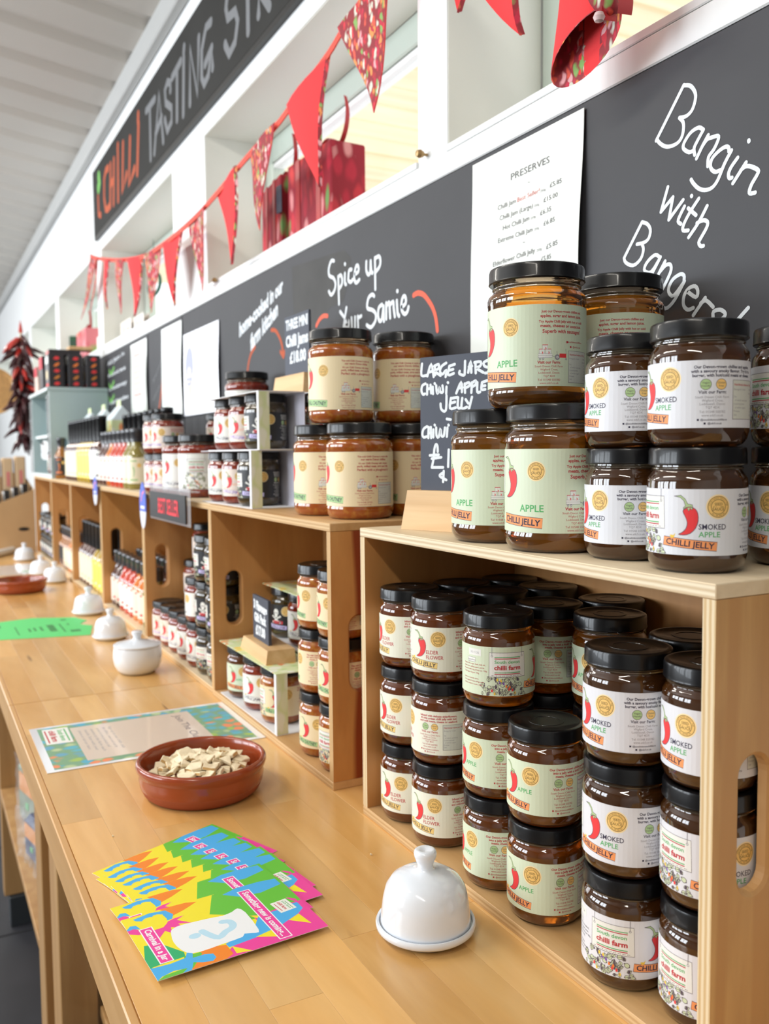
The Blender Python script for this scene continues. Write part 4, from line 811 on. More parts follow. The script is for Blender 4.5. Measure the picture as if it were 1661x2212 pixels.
for i in range(9):     # fourth crate
    k_ = ['olive', 'olive', 'orange', 'orange', 'red', 'red', 'red', 'brown', 'brown'][i]
    bottle(k_, -1.115 - 0.0525 * i, 0.040, ZB, '%s, %s from right in front row of fourth crate' % (BOT[k_][0], nth[i]), 'bottles inside the fourth crate')
    bottle(('amber', 'brown')[i % 2], -1.115 - 0.0525 * i, 0.098, ZB, '%s, %s from right in second row of fourth crate' % (BOT[('amber', 'brown')[i % 2]][0], nth[i]), 'bottles inside the fourth crate')
for i in range(8):     # fifth crate
    k_ = ['tallwhite', 'oil', 'oil', 'oil', 'tallbrown', 'tallbrown', 'tallbrown', 'tallbrown'][i]
    bottle(k_, -1.622 - 0.0590 * i, 0.040, ZB, '%s, %s from right in front row of fifth crate' % (BOT[k_][0], nth[i]), 'bottles inside the fifth crate')
    if i < 6: bottle('tallbrown', -1.63 - 0.062 * i, 0.105, ZB, 'tall brown bottle, cream label, %s from right in second row of fifth crate' % nth[i], 'bottles inside the fifth crate')
for i in range(8):     # sixth crate
    k_ = ['orange', 'amber', 'amber', 'orange', 'amber', 'amber', 'black', 'black'][i]
    bottle(k_, -2.130 - 0.0525 * i, 0.040, ZB, '%s, %s from right in front row of sixth crate' % (BOT[k_][0], nth[i]), 'bottles inside the sixth crate')
for i in range(6): stack('extreme', -2.60 - 0.072 * i, 0.040, 1 + (i % 2), (-20, -20), '%s from right in farthest crate' % nth[i], 'jars inside the farthest crate')

# ------------------------------------------------------------------ gift packs of three jars
PRINT = printed('leafy_carton_print', (0.66, 0.74, 0.42), [(0.75, 0.78, 0.55), (0.85, 0.62, 0.12), (0.50, 0.66, 0.28), (0.80, 0.82, 0.70), (0.80, 0.30, 0.12)], 70)
WCARD = mat('white_carton_board', (0.78, 0.78, 0.80), 0.6); LCARD = mat('carton_inner', (0.60, 0.59, 0.68), 0.7)
def carton(x, y, z, kinds, label, jl, printed_top=False):
    """open white sleeve round three jars: base, top, back and a printed corner strip; the jars are things of their own"""
    t = thing('gift_pack_sleeve', label, 'packaging', (x, y, z), 0, 'gift pack sleeves'); w = 0.262; d = 0.0745; h = 0.0885; k = 0.0012
    MB().box(0, w, 0, d, 0, k).build('base_panel', WCARD, t); MB().box(0, w, 0, d, h - k, h).build('top_panel', PRINT if printed_top else WCARD, t)
    MB().box(0, w, d - k, d, k + 0.0001, h - k - 0.0001).build('back_panel', LCARD, t)
    MB().box(0, k, d * 0.35, d - k - 0.0001, k + 0.0001, h - k - 0.0001).build('end_panel', WCARD, t)
    MB().box(w - 0.0085, w - 0.0006, 0, k, k + 0.0001, h - k - 0.0001).build('corner_strip', WCARD, t); MB().box(w - k, w, k + 0.0001, 0.017, k + 0.0001, h - k - 0.0001).build('printed_edge', PRINT, t)
    for i, k_ in enumerate(kinds):
        jar(k_, 0, x + 0.0350 + 0.0790 * i, y + 0.0358, z + k + 0.0001, (-40, -35, -15)[i], '%s, %s in %s' % (kd[k_], ('left', 'middle', 'right')[i], jl), 'jars in the gift packs')
carton(-0.6525, 0.0120, ZC + 0.0002, ('jam', 'hotjam', 'extreme'), 'lower of two white gift sleeves stacked on the second crate, left of the chutney', 'lower front gift sleeve on shelf top')
carton(-0.6430, 0.0220, ZC + 0.0888, ('jam', 'hotjam', 'extreme'), 'upper of two white gift sleeves stacked on the second crate', 'upper front gift sleeve on shelf top')
carton(-0.5950, 0.1080, ZC + 0.0002, ('jam', 'chutney', 'chutney'), 'lower white gift sleeve behind the front pair on the second crate', 'lower rear gift sleeve on shelf top')
carton(-0.5950, 0.1080, ZC + 0.0888, ('jam', 'chutney', 'chutney'), 'upper white gift sleeve behind the front pair, under the £18 sign', 'upper rear gift sleeve on shelf top')
carton(-0.5400, 0.0030, ZI + 0.0001, ('apple', 'jam', 'chutney'), 'front gift sleeve inside the second crate, under the small slate sign', 'front gift sleeve inside second crate', True)
carton(-0.5530, 0.0840, ZI + 0.0001, ('jam', 'chutney', 'chutney'), 'lower rear gift sleeve inside the second crate', 'lower rear gift sleeve inside second crate', True)
carton(-0.5500, 0.0840, ZI + 0.0887, ('extreme', 'jam', 'jam'), 'upper rear gift sleeve inside the second crate behind the small sign', 'upper rear gift sleeve inside second crate', True)

# ------------------------------------------------------------------ slate signs on wooden blocks
SLATE = mat('slate_board', (0.058, 0.066, 0.092), 0.6, noise=0.12, nscale=30)
def slate(x, y, z, rz, w, h, lift, label, lettering, bw=None, bd=0.045, bh=0.042, bx0=-0.02, th=0.004):
    t = thing('chalk_sign', label, 'sign', (x, y, z), rz); bw = bw or w + 0.03
    mb = MB(); y0, y1 = -0.014, -0.014 + bd
    vs = [(bx0 - 0.002, y0 - 0.004, 0), (bx0 + bw, y0 - 0.004, 0), (bx0 + bw, y1, 0), (bx0 - 0.002, y1, 0), (bx0 + 0.004, y0, bh), (bx0 + bw - 0.004, y0, bh), (bx0 + bw - 0.004, y1, bh), (bx0 + 0.004, y1, bh)]
    mb.add(vs, [(0, 3, 2, 1), (4, 5, 6, 7), (0, 1, 5, 4), (1, 2, 6, 5), (2, 3, 7, 6), (3, 0, 4, 7)]); mb.build('wood_block', BLOCK, t)
    MB().box(0, w, -0.002, th - 0.002, lift, lift + h, bev=0.0004).build('slate', SLATE, t)
    link('chalk_lettering', lettering.to_mesh('chalk_lettering', lambda u, v, l: (u, -0.0021 - 0.00001 * l, v)), t); return t
def plane_px(px, py, p0, a):
    v = ray(px, py); n = Vector((-sin(a), cos(a), 0)); k = (p0 - CAM).dot(n) / v.dot(n); q = CAM + v * k - p0; return (q.x * cos(a) + q.y * sin(a), q.z)
art = Art(); A_ = radians(21); P0 = Vector((0.0515, 0.0500, ZT_))
for st in [[105,195,95,375,180,375],[190,390,250,195,290,400],[205,330,270,310],[310,230,315,370],[300,230,370,200,365,270,310,310,400,380],[490,180,420,230,390,310,430,360,490,290,480,400],[540,230,520,370,610,345],[540,230,625,200],[530,300,600,280],
 [790,150,785,330,770,375,700,350,705,310],[840,330,880,150,890,330],[850,240,900,230],[955,170,960,340],[940,170,1040,160,1030,230,970,260,1080,330],[1170,130,1090,170,1100,230,1170,260,1150,330,1110,340],[160,510,110,540,95,620,120,680,150,670],[190,530,185,680],[185,600,240,580],[240,530,250,660],
 [275,560,280,670],[305,505,310,510],[330,540,340,640,360,660,385,560,395,640,440,640,430,540],[495,560,490,665],[515,490,520,495],[650,660,730,480,740,640],[690,580,750,570],[785,510,790,650],[785,520,850,490,860,540,790,580],[900,490,890,650],[900,500,960,460,960,520,900,560],[985,490,985,640,1030,640],
 [1060,500,1050,600,1110,600],[1060,490,1140,460],[1060,550,1110,540],[495,700,490,900,460,950,410,910,400,830],[565,740,550,900,640,890],[565,745,670,725],[560,820,630,800],[680,730,675,890,730,890],[745,740,735,900,820,880],[800,760,840,820],[900,720,850,920],[500,1070,560,1080],
 [185,1190,130,1230,110,1310,130,1360,180,1350],[210,1200,205,1370],[205,1300,250,1290],[245,1200,250,1370],[285,1240,285,1360],[305,1165,310,1170],[330,1210,335,1330,370,1360,400,1220,410,1330,450,1340,470,1210],[510,1210,500,1350],[525,1165,530,1170],[355,1590,350,1500,325,1475,300,1560,290,1700,260,1840],[260,1840,440,1840],
 [230,1650,370,1640],[260,1700,410,1680],[530,1560,520,1830],[450,1900,440,2070],[450,1920,390,1960,400,1990,490,2040]]:
    pts = [plane_px(900 + a / 7.375, 760 + b / 7.375, P0, A_) for a, b in pairs(st)]
    art.line(smooth_pts(pts) if len(pts) > 2 else pts, 0.0030, CHALK)
tl = plane_px(903, 774, P0, A_); bl_ = plane_px(907, 1057, P0, A_)
slate(P0.x, P0.y, P0.z, A_, 0.150, tl[1] - bl_[1] + 0.003, bl_[1] - 0.003, 'large slate sign chalked LARGE JARS CHILLI APPLE JELLY on the nearest crate', art, bw=0.088, bd=0.03, bh=bl_[1] - 0.0005, bx0=-0.013)
art = Art(); art.text('THREE MINI', 0.006, 0.112, 0.016, CHALK, 'l', 0.04, width=0.095); art.text('Chilli Jams', 0.006, 0.084, 0.018, CHALK, 'l', 0.04, width=0.095); art.text('£18.00', 0.022, 0.056, 0.018, CHALK, 'l', 0.04, width=0.07)
slate(-0.545, 0.132, ZC + 0.1778, 0, 0.105, 0.100, 0.034, 'small slate sign chalked with an £18.00 price against the blackboard', art, bh=0.034, bd=0.03)
art = Art(); art.text('3 Flavours', 0.005, 0.068, 0.013, CHALK, 'l', 0.06, width=0.070, tilt=-3); art.text('Gift Pack', 0.008, 0.048, 0.013, CHALK, 'l', 0.06, width=0.062); art.text('£17.00', 0.014, 0.028, 0.014, CHALK, 'l', 0.06, width=0.050)
slate(-0.450, 0.0330, ZI + 0.0887, radians(-3), 0.080, 0.082, 0.006, 'dark slate sign on a brown block inside the second crate', art, bw=0.135, bh=0.020, bd=0.042, bx0=-0.018, th=0.005)

# best seller holder and shelf talkers
t = thing('sign_holder', 'clear acrylic holder with a black BEST SELLER card on the third crate front', 'sign', (-0.905, -0.022, 1.186)); AC = sheer('clear_acrylic', (0.80, 0.82, 0.86), 0.28)
MB().box(-0.012, 0.280, 0.004, 0.006, -0.005, 0.062, bev=0.0006).build('acrylic_plate', AC, t); MB().box(0, 0.262, 0.0005, 0.003, 0.0, 0.050).build('card', mat('black_card', (0.02, 0.02, 0.022), 0.45), t)
MB().box(-0.012, 0.280, 0.0062, 0.022, 0.055, 0.0575).build('hook_strip', AC, t)
art = Art(); art.text('BEST SELLER', 0.070, 0.011, 0.028, flat('bright_red_print', (0.85, 0.04, 0.06)), 'l', 0.02, width=0.150)
link('print', art.to_mesh('print', lambda u, v, l: (u, -0.0001 - 0.00001 * l, v)), t)
for x, z, h, lab in ((-1.030, 1.200, 0.050, 'near blue and white oval tag hanging from the shelf edge by the BEST SELLER card'), (-1.593, 1.212, 0.039, 'far blue and white oval tag hanging from the shelf edge below the oil bottles')):
    t = thing('shelf_tag', lab, 'tag', (x, -0.008, z)); n = 28; w = 0.029
    for nm, m_, lo, hi in (('upper_half', flat('tag_blue', (0.10, 0.16, 0.62)), -0.25, 1), ('lower_half', flat('tag_grey', (0.66, 0.68, 0.76)), -1, -0.25)):
        mb = MB(); V = []
        for s_ in (-1, 1):
            for k in range(13):
                q = lo + (hi - lo) * (k if s_ > 0 else 12 - k) / 12; V.append((s_ * w * sqrt(max(0, 1 - q * q)) * (0.86 if q > 0.6 else 1), q * h))
        N_ = len(V); mb.add([(a, 0, b) for a, b in V] + [(a, 0.0015, b) for a, b in V], [tuple(range(N_))[::-1], tuple(range(N_, 2 * N_))] + [(i, (i + 1) % N_, N_ + (i + 1) % N_, N_ + i) for i in range(N_)]); mb.build(nm, m_, t, fix=True)
    art = Art(); art.line([(-0.012, 0.2 * h), (0.0, 0.5 * h), (0.014, 0.6 * h)], 0.005, flat('tag_pink', (0.85, 0.25, 0.4))); art.rect(-0.018, 0.018, -0.14 * h, -0.02 * h, CARDW); link('print', art.to_mesh('print', lambda u, v, l: (u, -0.0004 - 0.00001 * l, v)), t)
    MB().box(-0.004, 0.004, 0.0016, 0.0090, h * 0.55, h * 0.60).build('clip', AC, t)

# ------------------------------------------------------------------ white ceramic domes and pot
DOME = [(0.0378, 0.0090), (0.0386, 0.0100), (0.0384, 0.0125), (0.0374, 0.022), (0.0362, 0.031), (0.0338, 0.040), (0.0290, 0.0470), (0.0220, 0.0512), (0.0140, 0.0532), (0.0085, 0.0543), (0.0066, 0.0560), (0.0066, 0.0588), (0.0080, 0.0625), (0.0094, 0.0660), (0.0098, 0.0690), (0.0090, 0.0712), (0.0072, 0.0722), (0.0045, 0.0712), (0, 0.0700)]
PLATE = [(0, 0.001), (0.030, 0.001), (0.0310, 0), (0.0335, 0.0002), (0.0355, 0.0030), (0.0408, 0.0050), (0.0425, 0.0068), (0.0427, 0.0100), (0.0418, 0.0116), (0.0400, 0.0112), (0.0392, 0.0085), (0, 0.0080)]
dm = MB().lathe(DOME, 56).mesh('lid', CERAM, True, 50); pm = MB().lathe(PLATE, 56).mesh('plate', CERAM, True, 50)
for x, y, k, lab in ((0.2486, -0.0640, 1.0, 'nearest glossy white ceramic bell dome on its plate by the nearest crate'), (-1.1363, -0.0625, 0.93, 'white bell dome touching the lidded pot on its far side'), (-1.4814, -0.0521, 0.97, 'white bell dome right behind the green leaflet'),
                     (-2.1343, -0.0480, 0.92, 'right one of two overlapping far white domes behind the empty terracotta dish'), (-2.3604, -0.0640, 0.92, 'left one of two overlapping far white domes behind the empty terracotta dish'), (-2.831, -0.0684, 0.95, 'farthest white dome, before the cardboard display box')):
    t = thing('ceramic_dome', lab, 'butter dish', (x, y, 0.9002), 0, 'white ceramic domes'); t.scale = (k, k, k); link('lid', dm, t); link('plate', pm, t)
t = thing('lidded_pot', 'squat white lidded pot with a knob beside the counter joint', 'pot', (-0.7950, -0.0775, 0.9002))
MB().lathe([(0, 0.001), (0.026, 0.001), (0.0275, 0), (0.031, 0.001), (0.0385, 0.008), (0.0430, 0.018), (0.0448, 0.030), (0.0440, 0.042), (0.0425, 0.0500), (0.0410, 0.0502), (0.041, 0.045), (0, 0.044)], 56).build('pot_body', CERAM, t, True, 50)
MB().lathe([(0.0415, 0.0506), (0.0436, 0.0510), (0.0438, 0.0535), (0.0415, 0.0550), (0.030, 0.0575), (0.016, 0.0605), (0.0085, 0.0625), (0.0070, 0.0650), (0.0075, 0.0690), (0.0098, 0.0735), (0.0100, 0.0765), (0.0075, 0.0785), (0, 0.0782)], 56).build('lid', CERAM, t, True, 50)

# ------------------------------------------------------------------ terracotta dishes
BOWL = [(0, 0.0015), (0.058, 0.0015), (0.0600, 0.0), (0.0630, 0.0008), (0.0690, 0.0060), (0.0728, 0.0140), (0.0742, 0.0225), (0.0738, 0.0285), (0.0742, 0.0305), (0.0762, 0.0330), (0.0776, 0.0370), (0.0774, 0.0408), (0.0756, 0.0432), (0.0730, 0.0434), (0.0712, 0.0412), (0.0702, 0.0360), (0.0690, 0.0240), (0.0660, 0.0130), (0.0590, 0.0060), (0, 0.0050)]
bm_ = MB().lathe(BOWL, 72, mfn=lambda i: 1 if i < 5 else 0).mesh('dish', [TERRA, TERRAU], True, 60)
t = thing('terracotta_dish', 'glossy terracotta dish heaped with cracker pieces on the nearest counter', 'dish', (-0.1560, -0.1405, 0.9002)); link('dish', bm_, t)
t = thing('terracotta_dish', 'shallow empty terracotta dish at the far left edge of the counter', 'dish', (-1.980, -0.1690, 0.9002)); t.scale = (1.03, 1.03, 0.9); link('dish', bm_, t)
CRK = mat('cracker', (0.86, 0.74, 0.52), 0.75, noise=0.12, nscale=160, bump=0.5, bscale=420); CRKS = mat('cracker_toasted', (0.66, 0.42, 0.17), 0.75, noise=0.2, nscale=140)
rnd = random.Random(11); crk = []
for k in range(7):
    bm = bmesh.new(); n = rnd.choice((3, 4, 4, 5)); th = 0.0022; R_ = rnd.uniform(0.007, 0.013)
    P_ = [(R_ * rnd.uniform(0.75, 1.1) * cos(2 * pi * i / n + rnd.uniform(-0.25, 0.25)), R_ * rnd.uniform(0.75, 1.1) * sin(2 * pi * i / n + rnd.uniform(-0.25, 0.25))) for i in range(n)]
    lo = [bm.verts.new((a, b, -th)) for a, b in P_]; hi = [bm.verts.new((a, b, th)) for a, b in P_]
    bm.faces.new(lo[::-1]); bm.faces.new(hi)
    for i in range(n): f = bm.faces.new((lo[i], lo[(i + 1) % n], hi[(i + 1) % n], hi[i])); f.material_index = 1 if i % 2 else 0
    bmesh.ops.bevel(bm, geom=bm.edges[:], offset=0.0007, segments=1, affect='EDGES')
    bmesh.ops.subdivide_edges(bm, edges=[e for e in bm.edges if e.calc_length() > 0.006], cuts=2, use_grid_fill=True)
    for v in bm.verts: v.co.z += 0.0007 * sin(v.co.x * 320 + k) * cos(v.co.y * 280)
    me = bpy.data.meshes.new('cracker'); bm.to_mesh(me); bm.free(); me.materials.append(CRK); me.materials.append(CRKS); crk.append(me)
for i in range(132):
    a = 2 * pi * i * 0.618; q = sqrt((i % 66 + 0.5) / 66); r_ = 0.057 * q; lay = i // 66
    o = link('cracker_piece', crk[i % 7], None, (-0.1560 + r_ * cos(a), -0.1405 + r_ * sin(a), 0.9002 + 0.016 + lay * 0.009 + 0.014 * (1 - q * q) + rnd.uniform(0, 0.006)), (rnd.uniform(-0.5, 0.5), rnd.uniform(-0.5, 0.5), rnd.uniform(0, 6)))
    tag(o, 'broken pale cracker piece heaped in the terracotta dish', 'cracker', 'cracker pieces in the dish')
for x, y in ((0.098, -0.040), (-0.075, -0.262)):
    o = link('crumb', crk[2], None, (x, y, 0.9010), (0.1, 0, 1)); o.scale = (0.16, 0.16, 0.3); tag(o, ('tiny pale crumb on the counter below the second crate', 'tiny pale crumb beyond the coloured flyers')[x < 0.05], 'crumb')

# ------------------------------------------------------------------ printed cards and leaflets on the counter
FY = lambda n, c: flat('flyer_' + n, c, 0.35)
fy, fp, fb, fg, fo, fw, fd, fl_ = FY('yellow', (0.86, 0.74, 0.03)), FY('pink', (0.82, 0.06, 0.34)), FY('blue', (0.07, 0.42, 0.82)), FY('green', (0.13, 0.52, 0.05)), FY('orange', (0.86, 0.24, 0.02)), FY('white', (0.84, 0.86, 0.88)), FY('deep_green', (0.03, 0.42, 0.16)), FY('pale_blue', (0.48, 0.72, 0.86))
a = Art(); a.rect(0, 105, 0, 148, fy, lay=0)
def cuv(l, c=1):
    out = []
    for x, y in l:
        px, py = (180 + x / 3.173, 1840 + y / 3.173) if c == 1 else (480 + x / 3.967, 1760 + y / 3.967)
        q = on_z(px, py, 0.9045); dx, dy = q.x - 0.1137, q.y + 0.2915; t_ = radians(-3.8)
        out.append((min(105, max(0, 1000 * (dx * cos(t_) - dy * sin(t_)))), min(148, max(0, 1000 * (dx * sin(t_) + dy * cos(t_))))))
    return out
a.rect(0, 60, 85, 148, fg); a.rect(52, 105, 100, 148, fp)
a.poly(cuv([(880, 300), (865, 432)]) + cuv([(225, 865), (330, 865), (480, 800), (625, 720), (490, 600), (300, 540), (120, 560)], 2), fg)
a.poly(cuv([(0, 690), (120, 630), (310, 575), (450, 550), (500, 595), (330, 670), (150, 705)], 2), fb)
a.poly(cuv([(540, 715), (625, 720), (897, 1000), (330, 1190), (0, 1300), (100, 1120), (450, 990), (560, 910), (690, 800), (640, 750)], 2), fp)
a.poly(cuv([(310, 870), (470, 820), (480, 800), (640, 750), (690, 800), (650, 850), (560, 910), (450, 990), (330, 1040), (60, 1140), (30, 1110), (200, 1010), (280, 960)], 2), fb)
for P_ in ([(655, 850), (765, 930), (570, 905)], [(290, 1050), (420, 990), (500, 1045)], [(85, 1130), (265, 1170), (125, 1190)], [(230, 868), (320, 866), (300, 890)]): a.poly(cuv(P_, 2), fy)
a.poly(cuv([(540, 708), (630, 722), (610, 730)], 2), fp)
a.poly(cuv([(800, 690), (900, 650), (980, 640), (1030, 700), (1010, 770), (750, 838), (760, 790)]), fo)
a.poly(cuv([(415, 650), (520, 630), (690, 690), (700, 720), (480, 795), (440, 815), (400, 750)]), fd)
a.poly(cuv([(505, 900), (560, 850), (700, 800), (690, 720), (800, 690), (815, 700), (760, 790), (750, 838)]), fg)
a.poly(cuv([(440, 812), (600, 770), (700, 730), (710, 690), (750, 690), (750, 730), (830, 705), (890, 700), (912, 725), (890, 750), (820, 760), (755, 760), (750, 820), (740, 858), (705, 862), (715, 800), (620, 820), (540, 860), (500, 900)]), fb)
a.poly(cuv([(615, 440), (520, 400), (620, 372), (700, 352), (775, 345), (690, 400)]), fo)
a.poly(cuv([(295, 540), (340, 530), (400, 545), (470, 545), (550, 520), (580, 480), (620, 460), (690, 437), (640, 470), (740, 487), (650, 495), (690, 520), (600, 520), (610, 560), (560, 545), (520, 600), (480, 545), (380, 575), (300, 575)]), fp)
a.poly(cuv([(290, 545), (320, 515), (360, 510), (395, 535), (340, 535), (305, 550)]), fb)
a.poly(cuv([(340, 470), (450, 425), (560, 405), (615, 430), (610, 460), (575, 475), (540, 430), (500, 450), (455, 450), (420, 462), (400, 480), (360, 480)]), fb)
a.poly(smooth_pts(cuv([(385, 530), (415, 488), (455, 470), (480, 440), (530, 432), (570, 460), (575, 490), (540, 520), (470, 543), (410, 540), (385, 530)]), 2)[:-1], fy)
a.poly(smooth_pts(cuv([(600, 545), (640, 515), (750, 485), (880, 455)]) + cuv([(0, 870), (85, 835), (130, 806), (200, 840), (312, 985), (290, 1015), (190, 1022), (175, 1050), (0, 1112)], 2) + cuv([(800, 688), (710, 694), (640, 650), (608, 600), (600, 545)]), 2)[:-1], fw)
q_ = cuv([(765, 580)])[0]; a.disc(q_[0], q_[1], 4.2, fl_, 18, ry=5.2)
a.line(smooth_pts(cuv([(815, 548), (865, 572), (930, 590)]) + cuv([(30, 1005), (80, 975), (92, 945), (60, 918), (0, 922)], 2), 3), 6.5, fl_)
for u0, u1, v0, v1, s_, h in ((24, 84, 8.5, 20, 'Carnival in a Jar', 5.6), (8, 102, 104, 116, 'Something new is coming...', 6.0)):
    a.rect(u0, u1, v0, v1, fw); a.rect(u0 + 1, u1 - 1, v0 + 1, v1 - 1, fp); a.text(s_, (u0 + u1) / 2, v0 + 3.6, h, fw, 'c', 0.03, width=(u1 - u0) - 7)
a.rect(43, 63, 122, 138, CARDW, tilt=6); a.text('South devon', 45, 131.5, 2.2, GR, 'l', 0.02, width=15, tilt=6); a.text('chilli farm', 45, 127, 3, CR, 'l', 0.03, width=15, tilt=6); a.rect(46, 61, 135, 135.7, GR, tilt=6); a.rect(46, 61, 124.5, 125.2, CR, tilt=6)
fm = a.to_mesh('print', lambda u, v, l: (u * 0.001, v * 0.001, 0.00036 + 0.000006 * l)); fb_ = MB().box(0, 0.105, 0, 0.148, 0, 0.00035).mesh('card', fw)
FLN = ('lowest of the fan, pointing farthest back', 'second from the bottom of the fan', 'third from the bottom of the fan', 'fourth from the bottom of the fan', 'fifth from the bottom of the fan', 'sixth from the bottom of the fan', 'second from the top of the fan', 'top of the fan, wholly visible')
for n, (x, y, r_) in enumerate(((0.0015, -0.2965, 22), (0.0175, -0.2955, 18.5), (0.030, -0.2910, 15), (0.041, -0.2860, 12), (0.0547, -0.2795, 9.5), (0.066, -0.2765, 6), (0.087, -0.2955, 7.2), (0.1137, -0.2915, 3.8))):
    t = thing('flyer', 'bright carnival flyer, ' + FLN[n], 'card', (x, y, 0.9003 + 0.0006 * n), radians(r_), 'coloured flyers fanned on the counter'); link('card', fb_, t); link('print', fm, t)
# laminated A4 leaflet
LAM = mat('lamination', (0.86, 0.88, 0.92), 0.12, coat=0.8); TAN = mat('tan_print', (0.74, 0.62, 0.52), 0.3, coat=0.5)
LEAFP = printed('leaf_border_print', (0.20, 0.36, 0.22), [(0.10, 0.40, 0.55), (0.35, 0.50, 0.12), (0.80, 0.26, 0.12), (0.12, 0.42, 0.52), (0.45, 0.55, 0.30), (0.14, 0.36, 0.50)], 60)
t = thing('laminated_leaflet', 'laminated leaflet with a leafy border, half under the cracker dish', 'leaflet', (-0.517, -0.2990, 0.9003)); MB().box(0, 0.208, 0, 0.2965, 0, 0.0006).build('sheet', LAM, t)
MB().box(0.008, 0.200, 0.010, 0.2865, 0.0006, 0.00068).build('border_print', LEAFP, t)
a = Art(); a.rect(24, 184, 54, 232, TAN); a.text('Join The Club', 38, 206, 11, OUT, 'l', 0.0, width=130)
for k, s_ in enumerate(('Sign up to our chilli club', 'for offers, news and early', 'access to new products and', 'events at the farm each', 'month. Scan with your', 'phone or ask our team.')): a.text(s_, 44, 106 - 8.6 * k, 4.6, GRY, 'l', 0, width=110 - 7 * (k % 3))
a.poly([(14, 16), (16, 52), (92, 50), (90, 14)], CARDW)
a.text('South devon', 24, 36, 7, GR, 'l', 0.03, width=56); a.text('chilli farm', 24, 24, 8, CR, 'l', 0.04, width=56); a.rect(22, 84, 45, 47, GR); a.rect(22, 84, 18, 20, CR)
link('print', a.to_mesh('print', lambda u, v, l: (u * 0.001, v * 0.001, 0.00074 + 0.00001 * l)), t)
# green leaflet and white sheet farther along
GP = mat('green_paper', (0.12, 0.66, 0.20), 0.6)
t = thing('green_leaflet', 'bright green printed leaflet lying on the far counter', 'leaflet', (-1.40, -0.19, 0.9003)); P_ = [(-0.06, -0.115), (0.155, -0.105), (0.203, 0.094), (0.088, 0.118), (0.055, 0.094), (0.012, 0.118), (-0.045, 0.098), (-0.090, 0.0)]
mb = MB(); N_ = len(P_); mb.add([(x, y, 0) for x, y in P_] + [(x, y, 0.0004) for x, y in P_], [tuple(range(N_))[::-1], tuple(range(N_, 2 * N_))] + [(i, (i + 1) % N_, N_ + (i + 1) % N_, N_ + i) for i in range(N_)]); mb.build('sheet', GP, t)
a = Art(); dg = flat('dark_green_print', (0.03, 0.16, 0.05))
for k, (u0, v0, w, h) in enumerate(((30, 20, 90, 16), (45, 2, 60, 6), (50, -12, 50, 5), (55, -24, 46, 5), (30, 48, 110, 4), (120, 62, 30, 22), (20, -50, 110, 3), (-30, 60, 26, 12), (36, 66, 18, 5))):
    for j in range(max(1, int(w / 9))): a.rect(u0 + j * 9, u0 + j * 9 + 6.5, v0, v0 + h, dg, tilt=(j * 7) % 11 - 5)
a.poly([(-60, -100), (20, -98), (14, -78), (-50, -80)], dg)
link('print', a.to_mesh('print', lambda u, v, l: (u * 0.001, v * 0.001, 0.00045 + 0.00001 * l)), t)
t = thing('white_sheet', 'glossy white laminated sheet by the farthest white domes', 'leaflet', (-2.68, -0.23, 0.9003), radians(4)); MB().box(0, 0.30, 0, 0.21, 0, 0.0006).build('sheet', LAM, t); MB().box(0.2, 0.25, 0.1, 0.17, 0.0006, 0.0007).build('print', flat('soft_green', (0.5, 0.66, 0.5)), t)
t = thing('paper_roll', 'white paper roll lying at the far left of the counter', 'roll', (-3.00, -0.155, 0.9145), radians(150)); MB().tube([(-0.15, 0, 0), (0.15, 0, 0)], 0.014, 20).build('roll', mat('roll_white', (0.82, 0.82, 0.80), 0.6), t, True, 50)

# ------------------------------------------------------------------ bunting
CH = [(0.72, 0.03, 0.05), (0.80, 0.10, 0.06), (0.85, 0.40, 0.42), (0.25, 0.45, 0.12), (0.60, 0.02, 0.06), (0.85, 0.30, 0.08), (0.72, 0.72, 0.60), (0.55, 0.02, 0.05)]
CHP = printed('chilli_print_cloth', (0.30, 0.02, 0.03), CH, 135); REDF = mat('red_cotton', (0.82, 0.045, 0.05), 0.85, bump=0.25, bscale=900); TAPE = mat('bunting_tape', (0.78, 0.10, 0.07), 0.8)
BYP = 0.172
t = thing('bunting', 'string of red and chilli print pennants slung across the windows', 'bunting', tuple(on_y(500, 390, BYP)))
o0 = t.location.copy(); line_px = [(195, 552), (215, 559), (260, 562), (310, 554), (350, 530), (400, 490), (450, 440), (512, 366), (560, 310), (605, 262), (650, 196), (706, 122), (745, 57), (790, -12), (840, -85), (880, -130)]
pts = smooth_pts([tuple(on_y(x, y, BYP) - o0) for x, y in line_px], 3); mb = MB()
vs = []
for x, y, z in pts: vs += [(x, y - 0.0012, z + 0.006), (x, y - 0.0012, z - 0.006), (x, y + 0.0012, z - 0.006), (x, y + 0.0012, z + 0.006)]
mb.add(vs, [(4 * i + k, 4 * i + (k + 1) % 4, 4 * i + 4 + (k + 1) % 4, 4 * i + 4 + k) for i in range(len(pts) - 1) for k in range(4)]); mb.build('tape', TAPE, t, fix=True)
